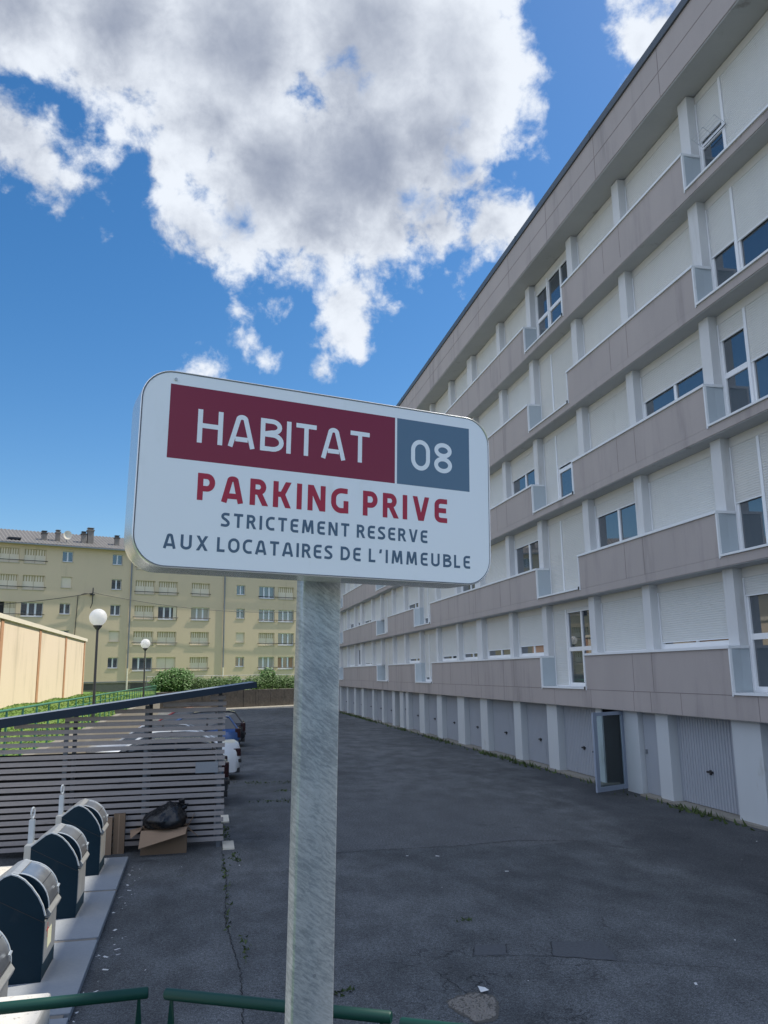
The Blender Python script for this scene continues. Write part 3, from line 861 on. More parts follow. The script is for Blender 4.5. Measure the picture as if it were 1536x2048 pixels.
def shut_big(b, u0, u1, z0, z1, plain):
    v = -.15
    b.box(u0, u1, v - .04, v, z0, z1, 'cream_shutter', yt)
    b.box((u0 + u1) / 2 - .02, (u0 + u1) / 2 + .02, v, v + .012, z0, z1, 'louvre', yt)
    if not plain:
        n = 8; w = (u1 - u0) / n
        for k in range(n):
            ua = u0 + k * w + w * .18
            b.box(ua, ua + w * .46, v + .001, v + .008, z1 - (z1 - z0) * .42, z1 - .02, 'louvre', yt)
def ywin(u0, u1, row, state, small):
    zt = ROWZ[row] + .012 * (u0 + 10) / 10
    z0 = zt - (1.10 if small else 1.43)
    f = MB()
    # reveal: a proud surround hides the cut into the wall, the opening itself is a dark niche
    v1 = -.16
    f.box(u0, u1, v1 - .3, v1 - .2, z0, zt, 'room_dark', yt); f.box(u0, u1, v1 - .2, -.002, z0 - .02, z0, 'reveal', yt)
    f.box(u0 - .05, u1 + .05, .0, .05, z0 - .07, z0, 'reveal', yt)
    f.box(u0 - .02, u0, v1 - .2, -.002, z0, zt, 'reveal', yt); f.box(u1, u1 + .02, v1 - .2, -.002, z0, zt, 'reveal', yt)
    f.box(u0, u1, v1 - .2, -.002, zt, zt + .02, 'reveal', yt)
    f.build('window', yb)
    win = yb.children[-1] if False else f_last(yb)
    if state in ('s', 'p', 'h'):
        s_ = MB()
        if small:
            s_.box(u0, u1, -.17, -.13, z0, zt, 'cream_shutter', yt)
        elif state == 'h':
            um = u0 + (u1 - u0) * .42
            shut_big(s_, um, u1, z0, zt, False)
        else:
            shut_big(s_, u0, u1, z0, zt, state == 'p')
        s_.build('shutter', win)
    if state in ('w', 'c', 'o', 'd', 'f'):
        g = MB()
        g.box(u0 + .02, u1 - .02, -.262, -.25, z0 + .02, zt - .02, 'glass' if state != 'c' else 'curtain', yt)
        g.build('pane', win)
        s_ = MB()
        fr = .07
        nsp = 2 if small else 3
        s_.box(u0, u1, -.248, -.18, z0, z0 + (.10 if small else .16), 'pvc', yt)
        s_.box(u0, u1, -.248, -.18, zt - .07, zt, 'pvc', yt)
        for k in range(nsp + 1):
            uc = u0 + (u1 - u0) * k / nsp
            w = .04 if k in (0, nsp) else (.09 if not small else .07)
            s_.box(max(u0, uc - w), min(u1, uc + w), -.247, -.181, z0 + .1, zt - .07, 'pvc' if k not in (0, nsp) else 'pvc', yt)
        s_.build('sash', win)
        if state == 'f':
            q = MB(); q.box(u1 - .42, u1 - .04, -.12, -.08, z0 + .02, zt - .02, 'cream_shutter', yt); q.build('shutter', win)
        if state == 'd':
            q = MB(); q.box(u0 + .05, u0 + .5, -.245, -.17, z0 + .17, zt - .08, 'curtain_orange', yt); q.box(u1 - .5, u1 - .05, -.245, -.17, z0 + .17, zt - .08, 'curtain_orange', yt); q.build('curtain', win)
    return win
def f_last(p):
    return LAST[0]
LAST = [None]
_ob = MB.build
def _build(self, name, parent=None, **k):
    o = _ob(self, name, parent, **k)
    if name == 'window':
        LAST[0] = o
    return o
MB.build = _build
GRID = {
    (-11.13, -9.07, 0): 'sswss', (-13.4, -11.57, 0): 'sshss', (-7.50, -6.46, 1): 'opwww', (-2.46, -1.42, 1): 'wwwpw',
    (0.06, 2.17, 0): 'ssssw', (2.61, 4.70, 0): 'ssfsp', (6.31, 8.41, 0): 'sscss', (11.66, 12.71, 1): 'wowpw', (14.47, 16.48, 0): 'sowsc', (16.95, 19.0, 0): 'sswwd',
    (-17.6, -15.5, 0): 'sswsp', (-21.2, -20.1, 1): 'wpwww', (24.0, 26.1, 0): 'swsss', (27, 28.1, 1): 'wwwww', (31.0, 33.1, 0): 'ssssw', (-27, -25, 0): 'swsss'}
for (u0, u1, small), st in GRID.items():
    for row in range(5):
        s_ = st[row]
        ywin(u0, u1, row, s_, small)
for (ua, ub) in ((-13.5, -8.95), (-.05, 4.8), (6.2, 8.5), (14.38, 19.2)):
    for row in range(5):
        z = ROWZ[row] - 1.17
        c = MB()
        c.tube([yt(Vector((ua, .09, z))), yt(Vector((ub, .09, z)))], .035, 'dark_metal', 6)
        for u in (ua, (ua + ub) / 2, ub):
            c.box(u - .03, u + .03, 0, .09, z - .03, z + .03, 'dark_metal', yt)
        c.build('safety_rail', yb)
# wall bracket of the overhead line
c = MB()
c.tube([yt(Vector((-4.4, .35, 8.95))), yt(Vector((-4.42, .35, 7.3)))], .05, 'dark_metal', 8)
c.tube([yt(Vector((-4.42, .35, 7.35))), yt(Vector((-4.55, .2, 6.85)))], .04, 'dark_metal', 6)
c.box(-4.6, -4.2, 0, .36, 8.2, 8.3, 'dark_metal', yt)
c.tube([yt(Vector((-4.4, .35, 8.3))), yt(Vector((-5.2, .08, 8.35))), yt(Vector((-5.8, .06, 8.1))), yt(Vector((-5.87, .06, 5.6))), yt(Vector((-6.0, .06, 1.0)))], .035, 'dark_metal', 6)
c.build('cable_bracket', yb)
def cable(p, q, sag, r, label):
    c = MB()
    p, q = Vector(p), Vector(q)
    c.tube([p.lerp(q, t / 16) - Vector((0, 0, sag * 4 * (t / 16) * (1 - t / 16))) for t in range(17)], r, 'dark_metal', 6)
    tag(c.build('overhead_cable'), label, 'cable')
cable(yt(Vector((-4.42, .35, 8.4))), yt(Vector((-30, .5, 6.8))), 1.0, .035, 'black overhead cable running left from the bracket on the yellow block')
cable(yt(Vector((-4.40, .35, 8.45))), yt(Vector((24, .6, 7.6))), 1.05, .028, 'thin black overhead cable sagging to the right across the yellow block')

# terrace in front of the yellow block, stone wall, hedge
A0, A1 = Vector((-4.2, 71.6, 0)), Vector((12.5, 81.8, 0))
b = MB()
pl = [(-40, 71.8), (A0.x, A0.y), (A1.x, A1.y), (40, 98.2), (30, 140), (-60, 100)]
b.prism(pl, 'z', GZ + .01, -1.62, 'grass')
struct(b.build('terrace'))
wd_ = (A1 - A0).normalized(); wn = Vector((wd_.y, -wd_.x, 0))
def wt(p):
    q = A0 + wd_ * p.x + wn * p.y
    return Vector((q.x, q.y, p.z))
WL = (A1 - A0).length
b = MB()
nn = 60
for k in range(nn):
    u0, u1 = WL * k / nn, WL * (k + 1) / nn
    b.box(u0, u1, .0, .45 + .03 * rg.random(), GZ, -1.44 + .05 * rg.random(), 'rubble', wt)
b.box(0, WL, -.05, .40, -1.47, -1.41, 'kerb_concrete', wt)
tag(b.build('stone_wall'), 'dark rubble stone wall closing the far end of the car park', 'wall')
b = MB()
b.box(-.5, WL, .50, .72, GZ, GZ + .09, 'wall_coping', wt)
struct(b.build('kerb'))
b = MB()
for z in (-.12, -.5):
    b.tube([wt(Vector((.4, -2.3, z))), wt(Vector((WL, -2.3, z)))], .025, 'zinc', 6)
for k in range(10):
    u = .4 + (WL - .4) * k / 9
    b.tube([wt(Vector((u, -2.3, -1.62))), wt(Vector((u, -2.3, -.12)))], .025, 'zinc', 6)
tag(b.build('guard_rail'), 'thin grey guard rail behind the hedge on the stone wall', 'railing')
def leaf_mass(name, cells, m, n, size, seed, label, cat, twig=True):
    r = random.Random(seed)
    root = empty(name, cells[0][0][:2] + (-1.62,) if isinstance(cells[0][0], tuple) else tuple(cells[0][0][:2]) + (-1.62,), label, cat)
    b = MB()
    tot = sum(c[1][0] * c[1][1] * c[1][2] for c in cells) ** 1
    for (c, s) in cells:
        k = int(n * (s[0] * s[1] * s[2]) / tot)
        for _ in range(k):
            d = Vector((r.gauss(0, 1), r.gauss(0, 1), r.gauss(0, 1))).normalized() * (r.random() ** .33) * (0.86 + .28 * r.random())
            p = Vector((c[0] + d.x * s[0], c[1] + d.y * s[1], c[2] + d.z * s[2]))
            a = Vector((r.gauss(0, 1), r.gauss(0, 1), r.gauss(0, .6))).normalized(); q = a.orthogonal().normalized() * size * (.5 + r.random() * .6)
            a = a * size * (.8 + r.random() * .8)
            b.face([p - a * .5, p + q * .4, p + a * .5, p - q * .4], m)
    b.build('foliage', root)
    t = MB()
    for (c, s) in cells:
        for _ in range(3):
            x, y = c[0] + r.uniform(-.3, .3) * s[0], c[1] + r.uniform(-.3, .3) * s[1]
            t.tube([(x, y, -1.62), (x + r.uniform(-.2, .2), y, c[2])], [.03, .015], 'bark', 5)
    t.build('stem', root)
    return root
def wp(u, v, z):
    q = wt(Vector((u, v, z))); return (q.x, q.y, q.z)
leaf_mass('bush', [(wp(2.4, -1.5, -.55), (1.55, 1.2, 1.1)), (wp(3.3, -1.6, -.5), (1.2, 1.0, 1.05)), (wp(1.5, -1.4, -.7), (1.1, 1.0, .8))], 'bush_leaf', 7000, .17, 1, 'large rounded green bush at the left end of the hedge', 'bush')
leaf_mass('hedge', [(wp(4.7 + .8 * k, -.95, -.86 - .05 * (k % 2)), (.75, .6, .66)) for k in range(5)], 'hedge_leaf', 5200, .12, 2, 'clipped green hedge between the big bush and the shed roof tip', 'hedge')
leaf_mass('hedge', [(wp(10.3 + .8 * k, -.95, -.86 - .04 * (k % 2)), (.75, .6, .70)) for k in range(10)], 'hedge_leaf', 9500, .12, 3, 'clipped green hedge on the stone wall beside the sign post', 'hedge')
leaf_mass('shrub', [(wp(8.9, -1.4, -.9), (.6, .5, .75))], 'bush_leaf', 700, .16, 4, 'small loose pale green shrub in the gap of the hedge', 'shrub')
leaf_mass('shrub', [(wp(12.3, -1.3, -.2), (.8, .6, .75))], 'bush_leaf', 900, .18, 5, 'loose light green shrub rising above the clipped hedge near the sign post', 'shrub')

# ------------------------------------------------------------------ cream warehouse on the left with brick piers
wh = empty('warehouse', (-8.6, 45, -1.3), 'low cream rendered building with orange brick piers on the left', 'building')
b = MB(); b.box(-24, -8.6, 20.9, 62.25, -3.0, 2.46, 'cream_render'); b.build('wall', wh)
b = MB()
b.box(-24.2, -8.50, 20.7, 62.4, 2.463, 2.66, 'wall_coping')
b.build('roof_edge', wh)
for y in (21.0, 29.1, 37.2, 45.45, 53.55, 61.45):
    b = MB()
    b.box(-8.7, -8.565, y, y + .5, -1.9, 2.44, 'brick')
    b.build('brick_pier', wh)

# ------------------------------------------------------------------ green fence on the bank
FX = -4.08
fe = empty('fence', (FX, 45, -1.7), 'long green metal fence along the top of the grass bank', 'fence')
b = MB()
b.tube([(FX, 17.3, -.67), (FX, 71.2, -.82)], .028, 'fence_paint', 8); b.build('top_rail', fe)
b = MB()
b.tube([(FX, 17.3, -.89), (FX, 71.2, -1.04)], .016, 'fence_paint', 8); b.build('lower_rail', fe)
k = 0
y = 18.73 - 1.57
while y < 71.3:
    zt = -.67 - .15 * (y - 17.3) / 54
    b = MB(); big = abs(((y - 21.87) / 6.28) - round((y - 21.87) / 6.28)) < .05
    w = .055 if big else .03
    b.mesh([(FX - .02, y - w, -1.9), (FX + .02, y - w, -1.9), (FX + .02, y + w, -1.9), (FX - .02, y + w, -1.9), (FX - .02, y - w, zt - .12), (FX + .02, y - w, zt - .12), (FX + .02, y + w, zt - .12), (FX - .02, y + w, zt - .12),
            (FX - .015, y - .012, zt), (FX + .015, y - .012, zt), (FX + .015, y + .012, zt), (FX - .015, y + .012, zt)],
           [(0, 1, 5, 4), (1, 2, 6, 5), (2, 3, 7, 6), (3, 0, 4, 7), (4, 5, 9, 8), (5, 6, 10, 9), (6, 7, 11, 10), (7, 4, 8, 11), (8, 9, 10, 11)], 'fence_paint')
    b.build('fence_post', fe)
    y += 1.57; k += 1

# ------------------------------------------------------------------ globe lamps
def lamp(x, y, zc, zb, r, label):
    t = empty('street_lamp', (x, y, zb), label, 'lamp', 'globe lamps along the fence')
    b = MB(); b.tube([(x, y, zb), (x, y, zb + .6), (x, y, zc - r - .12)], [.065, .05, .042], 'lamp_pole', 12); b.build('pole', t, smooth=True)
    b = MB(); b.tube([(x, y, zc - r - .14), (x, y, zc - r - .02), (x, y, zc - r * .93)], [.05, .15, .16], 'lamp_pole', 14); b.build('collar', t, smooth=True)
    b = MB(); b.ball((x, y, zc), r, 'opal', 32, 20); b.build('globe', t, smooth=True)
lamp(-3.87, 30.72, 2.07, -1.78, .305, 'nearer globe lamp with a large white ball on a dark pole')
lamp(-3.87, 54.1, 1.98, -1.78, .30, 'farther globe lamp with a small white ball behind the shed roof')

# ------------------------------------------------------------------ slatted bin shelter
SY = 15.63
sh = empty('slatted_shelter', (-1.7, SY, GZ), 'grey wooden slatted shelter with a dark blue sloping roof', 'shelter')
def rtop(x):
    return -.15 + (x - .88) * .128
for k in range(25):
    z0 = -2.91 + .1068 * k
    b = MB()
    zc_ = z0 + .07
    x1 = .36
    xl = -4.7
    need = zc_ + .13
    xcut = .88 + (need + .15) / .128
    if xcut > x1 - .15:
        continue
    xl = max(xl, xcut)
    j = rw.uniform(-.006, .006)
    b.box(xl, x1 + rw.uniform(-.012, .006), SY - .022, SY, z0 + j, z0 + .07 + j, 'slat_wood')
    b.build('slat', sh)
for (x, w) in ((.27, .07), (-1.04, .07), (-2.40, .07), (-3.75, .07)):
    b = MB()
    b.box(x - w / 2, x + w / 2, SY + .003, SY + .07, GZ, rtop(x) - .14, 'post_metal')
    b.build('post', sh)
    b = MB()
    b.box(x - w / 2, x + w / 2, SY + 1.0, SY + 1.07, GZ, rtop(x) - .14, 'post_metal')
    b.build('post', sh)
b = MB()
b.prism([(-4.9, rtop(-4.9) - .0), (.86, rtop(.86)), (.86, rtop(.86) - .035), (-4.9, rtop(-4.9) - .035)], 'y', SY - .33, SY + 1.45, 'shed_roof')
rf = b.build('roof', sh)
b = MB()
b.prism([(-4.95, rtop(-4.95) + .004), (.885, rtop(.885) + .004), (.895, rtop(.885) - .10), (-4.95, rtop(-4.95) - .165)], 'y', SY - .37, SY - .331, 'shed_beam')
b.prism([(SY - .331, 0), (SY + 1.46, 0), (SY + 1.46, -.1), (SY - .331, -.1)], 'x', .862, .90, 'shed_beam', lambda p: Vector((p.x, p.y, p.z + rtop(.88))))
b.build('fascia', rf)
b = MB()
b.box(-4.7, .20, SY + 1.08, SY + 1.11, GZ, -1.42, 'gap_dark')  # added near-black sheet that makes the gaps between slats dark
b.build('gap_backing', sh)
for (x, y, w, d, label) in ((.45, 18.4, .08, .42, 'pale concrete foot block behind the shelter corner post'), (.45, 15.65, .10, .32, 'pale concrete foot block in front of the shelter corner post')):
    b = MB(); b.box(x - w, x + w, y - d, y + d, GZ, GZ + .03, 'wall_coping'); tag(b.build('concrete_block'), label, 'block')

b = MB()
b.box(-.16, .24, SY - .034, SY - .028, -1.74, -1.55, 'pad_concrete')
tag(b.build('plastic_sheet'), 'small pale rectangular sheet fixed to the slats near the corner post', 'sheet')
# cartons and rubbish bag
def carton():
    r = empty('cardboard_box', (-.66, 15.25, GZ), 'open brown cardboard box with splayed flaps holding a rubbish bag', 'box')
    x0, x1, y0, y1, zt = -1.04, -.27, 15.28, 15.60, -2.62
    b = MB()
    t = .006
    b.box(x0, x1, y0, y0 + t, GZ, zt, 'cardboard_dark'); b.box(x0, x1, y1 - t, y1, GZ, zt, 'cardboard_dark')
    b.box(x0, x0 + t, y0 + t, y1 - t, GZ, zt, 'cardboard_dark'); b.box(x1 - t, x1, y0 + t, y1 - t, GZ, zt, 'cardboard')
    b.box(x0 + t, x1 - t, y0 + t, y1 - t, GZ + .003, GZ + .01, 'cardboard_dark')
    b.build('carton_body', r)
    def flap(p, q, a, c, m):
        f = MB(); n = (Vector(q) - Vector(p)).cross(Vector(a) - Vector(p)).normalized() * .006
        vs = [Vector(v) for v in (p, q, a, c)]
        f.mesh(vs + [v + n for v in vs], [(0, 1, 2, 3), (7, 6, 5, 4), (0, 4, 5, 1), (1, 5, 6, 2), (2, 6, 7, 3), (3, 7, 4, 0)], m)
        f.build('flap', r)
    flap((x0, y0 - .008, zt), (x1, y0 - .008, zt + .03), (x1 - .02, y0 - .22, zt - .05), (x0 - .02, y0 - .22, zt - .25), 'cardboard')
    flap((x0 - .008, y0, zt), (x0 - .008, y1, zt), (x0 - .20, y1 - .02, zt - .03), (x0 - .17, y0 - .02, zt - .12), 'cardboard')
    flap((x1 + .008, y0, zt + .03), (x1 + .008, y1, zt), (x1 + .12, y1, zt + .20), (x1 + .10, y0 + .02, zt + .20), 'cardboard_dark')
    flap((x1 + .01, y0 + .02, zt), (x1 + .01, y1 - .1, zt), (x1 + .18, y1 - .12, zt - .16), (x1 + .20, y0 + .04, zt - .15), 'cardboard_dark')
    flap((x0, y1, zt), (x1, y1, zt), (x1, y1 + .08, zt + .12), (x0, y1 + .08, zt + .12), 'cardboard')
carton()
def bag():
    b = MB(); b.ball((0, 0, 0), 1, 'bag', 56, 40)
    r = random.Random(5)
    from mathutils import noise as nz
    for v in b.v:
        d = v.copy()
        f = 1 + .16 * nz.noise(d * 1.7) + .07 * abs(nz.noise(d * 5.0)) + .05 * nz.noise(Vector((d.x * 9, d.y * 9, d.z * 2.5)))
        top = max(0, d.z)
        sx, sy, sz = .37 * (1 - .35 * top), .29 * (1 - .4 * top), .27
        v.x = d.x * f * sx + .10 * top; v.y = d.y * f * sy; v.z = d.z * f * sz
        if d.z < -.35:
            v.z = max(v.z, -.13)
    ear = Vector((.22, 0, .18))
    b.tube([ear, ear + Vector((.05, .0, .07)), ear + Vector((.04, -.01, .13))], [.07, .05, .06], 'bag', 10)
    b.tube([ear + Vector((.04, 0, -.02)), ear + Vector((.12, .0, .0)), ear + Vector((.12, .01, .05))], [.05, .035, .045], 'bag', 10)
    c = Vector((-.64, 15.41, -2.46))
    b.v = [v + c for v in b.v]
    tag(b.build('rubbish_bag', smooth=True, angle=75), 'tied black plastic rubbish bag lying in the open cardboard box', 'bag')
bag()
for (x0, x1, y0, y1, z1, m, lab) in ((-1.74, -1.54, 15.48, 15.72, -2.42, 'cardboard', 'tall closed brown cardboard box standing beside the farthest steel bin'), (-1.52, -1.33, 15.52, 15.604, -2.36, 'cardboard_dark', 'flattened darker brown cardboard leaning on the slats behind the steel bin')):
    b = MB(); b.box(x0, x1, y0, y1, GZ, z1, m); b.box(x0 + .08, x0 + .10, y0 - .001, y0, GZ + .01, z1 - .01, 'cardboard_dark' if m == 'cardboard' else 'cardboard')
    tag(b.build('cardboard_box'), lab, 'box')

# ------------------------------------------------------------------ concrete pads and steel chute bins
PADZ = -2.95
for k, (ya, yb_) in enumerate(((12.80, 14.92), (10.60, 12.70), (8.40, 10.50), (6.2, 8.30))):
    b = MB()
    xr = -1.20 + .035 * k * .8
    b.prism([(-2.9, ya), (xr + .025, ya), (xr, yb_), (-2.9, yb_)], 'z', GZ, PADZ, 'pad_concrete')
    o = b.build('concrete_pad', bevel=.008)
    tag(o, ['farthest pale concrete pad, touching the cardboard boxes', 'pale concrete pad under the second bin from the shelter', 'pale concrete pad under the third bin from the shelter', 'nearest pale concrete pad, half under the green rail'][k], 'paving', 'concrete pads under the bins')
b = MB()
for ya in (12.70, 10.50, 8.30):
    b.box(-2.9, -1.17, ya + .002, ya + .098, GZ, PADZ - .012, 'mortar')
struct(b.build('mortar_joint'))
b = MB(); b.box(-7, -2.92, 6.2, 14.95, GZ, GZ + .03, 'spotted_concrete'); struct(b.build('pavement'))

def chute_bin(y0, label, marks=False):
    y1 = y0 + .69
    r = empty('chute_bin', (-1.85, y0 + .35, PADZ), label, 'waste bin', 'steel chute bins in a row')
    front, rear = -1.525, -2.10
    prof = [(front, PADZ), (front, -2.345), (-1.555, -2.25), (-1.60, -2.165), (-1.67, -2.07), (-1.74, -2.0), (-1.80, -1.962), (-1.865, -1.94), (-1.93, -1.962), (rear, -2.09), (rear, PADZ)]
    cheek = MB()
    cheek.prism(prof, 'y', y0, y0 + .022, 'bin_navy')
    ck2 = MB(); ck2.prism(prof, 'y', y1 - .022, y1, 'bin_navy'); ck2.build('side_panel', r)
    # pressed seam across the side
    for yy in (y0 - .002,):
        cheek.prism([(-1.53, -2.40), (-1.53, -2.407), (rear, -2.112), (rear, -2.105)], 'y', yy, y0 + .001, 'dark_metal')
    ch = cheek.build('side_panel', r)
    # bright edge strip along each cheek
    for yy in (y0 - .004, y1 - .026):
        e = MB()
        pr = prof[1:10]
        out = []
        for q, (px, pz) in enumerate(pr):
            a = pr[max(0, q - 1)]; c = pr[min(len(pr) - 1, q + 1)]
            t = Vector((c[0] - a[0], c[1] - a[1])).normalized(); n_ = Vector((t.y, -t.x))
            if n_.x * (px + 1.86) + n_.y * (pz + 2.5) < 0:
                n_ = -n_
            out.append((px + n_.x * .012, pz + n_.y * .012))
        for q in range(len(pr) - 1):
            e.prism([pr[q], pr[q + 1], out[q + 1], out[q]], 'y', yy, yy + .03, 'galv')
        e.build('edge_strip', r)
    body = MB()
    body.prism([(front - .012, PADZ), (front - .012, -2.40), (-1.64, -2.42), (rear + .01, -2.42), (rear + .01, PADZ)], 'y', y0 + .023, y1 - .023, 'bin_navy')
    body.build('body', r)
    fp = MB()
    fp.box(front - .010, front + .006, y0 + .024, y1 - .024, PADZ + .16, -2.40, 'steel_dull')
    fp.box(front - .010, front + .0, y0 + .024, y1 - .024, PADZ + .01, PADZ + .158, 'bin_navy')
    fpo = fp.build('front_plate', r)
    st = MB() if marks else None
    if marks: st.box(front + .006, front + .0075, y0 + .2, y0 + .42, PADZ + .25, PADZ + .42, 'sticker'); st.box(front + .006, front + .0076, y0 + .12, y0 + .24, PADZ + .43, PADZ + .445, 'red_mark'); st.box(front + .006, front + .0077, y0 + .17, y0 + .185, PADZ + .36, PADZ + .50, 'red_mark')
    if marks: st.build('sticker', fpo)
    fl = MB()                            # lip under the drum
    fl.prism([(front - .03, -2.395), (front + .03, -2.385), (front + .045, -2.345), (front - .02, -2.255), (front - .05, -2.26)], 'y', y0 + .10, y1 + .012, 'steel_dull')
    fl.build('chute_lip', r, bevel=.006)
    dr = MB()                            # the turning drum
    cx, cz, R_ = -1.845, -2.285, .335
    arc = [(cx + R_ * math.cos(a), cz + R_ * math.sin(a)) for a in [rad(-2 + 5.75 * q) for q in range(17)]]
    ya, yb_ = y0 + .085, y1 - .024
    for (p, q) in zip(arc, arc[1:]):
        dr.face([(p[0], ya, p[1]), (p[0], yb_, p[1]), (q[0], yb_, q[1]), (q[0], ya, q[1])], 'steel')
    dr.face([(p[0], ya, p[1]) for p in arc] + [(cx, ya, cz - .1)], 'bin_navy')
    dro = dr.build('drum', r, smooth=True)
    ln = MB()
    for a in (rad(2), rad(40), rad(84)):
        p = (cx + (R_ + .003) * math.cos(a), cz + (R_ + .003) * math.sin(a))
        ln.tube([(p[0], ya + .03, p[1]), (p[0], yb_ - .03, p[1])], .004, 'dark_metal', 6)
    for yy in (ya + .012, yb_ - .012):
        ln.tube([(cx + (R_ + .003) * math.cos(rad(t)), yy, cz + (R_ + .003) * math.sin(rad(t))) for t in range(0, 91, 6)], .008, 'galv', 6)
    ln.tube([(cx + .355 * math.cos(rad(14)), yb_ - .12, cz + .355 * math.sin(rad(14))), (cx + .372 * math.cos(rad(18)), yb_ - .10, cz + .372 * math.sin(rad(18)))], .012, 'galv', 8)
    ln.build('hinge_band', dro, smooth=True)
    hd_ = MB()                           # sloping hood behind the drum
    hd_.prism([(-1.80, -1.945), (-1.865, -1.925), (-1.935, -1.947), (rear, -2.075), (rear, -2.11), (-1.9, -2.0)], 'y', y0 + .031, y1 - .031, 'steel_dull')
    hd_.build('hood', r)
    tw = MB()                            # lifting post with hook
    tw.box(rear - .11, rear - .002, y0 + .16, y0 + .54, PADZ, -2.10, 'steel_dull')
    tw.build('lifting_box', r)
    tw = MB()
    tw.box(-2.205, -2.195, y0 + .33, y0 + .43, -2.10, -1.82, 'galv'); tw.box(-2.195, -2.145, y0 + .42, y0 + .43, -2.10, -1.82, 'galv'); tw.box(-2.195, -2.145, y0 + .33, y0 + .34, -2.10, -1.82, 'galv')
    tw.build('lifting_post', r)
    hk = MB()
    hx, hy = .5, .86
    pts = [(-2.172, y0 + .38, -1.90), (-2.172, y0 + .38, -1.80)] + [(-2.172 + hx * .030 * math.sin(rad(t)), y0 + .38 + hy * .030 * math.sin(rad(t)), -1.735 - .065 * math.cos(rad(t))) for t in range(0, 361, 24)]
    hk.tube(pts, .012, 'galv', 8)
    hk.build('lifting_hook', r, smooth=True)
    return r
for k, y in enumerate((13.70, 11.46, 9.25, 7.04)):
    chute_bin(y, ['navy and steel chute bin farthest away, next to the cardboard', 'navy and steel chute bin second from the slatted shelter', 'navy and steel chute bin third from the slatted shelter, red marks on its front', 'nearest navy and steel chute bin, cut off by the photo edge'][k], k == 2)

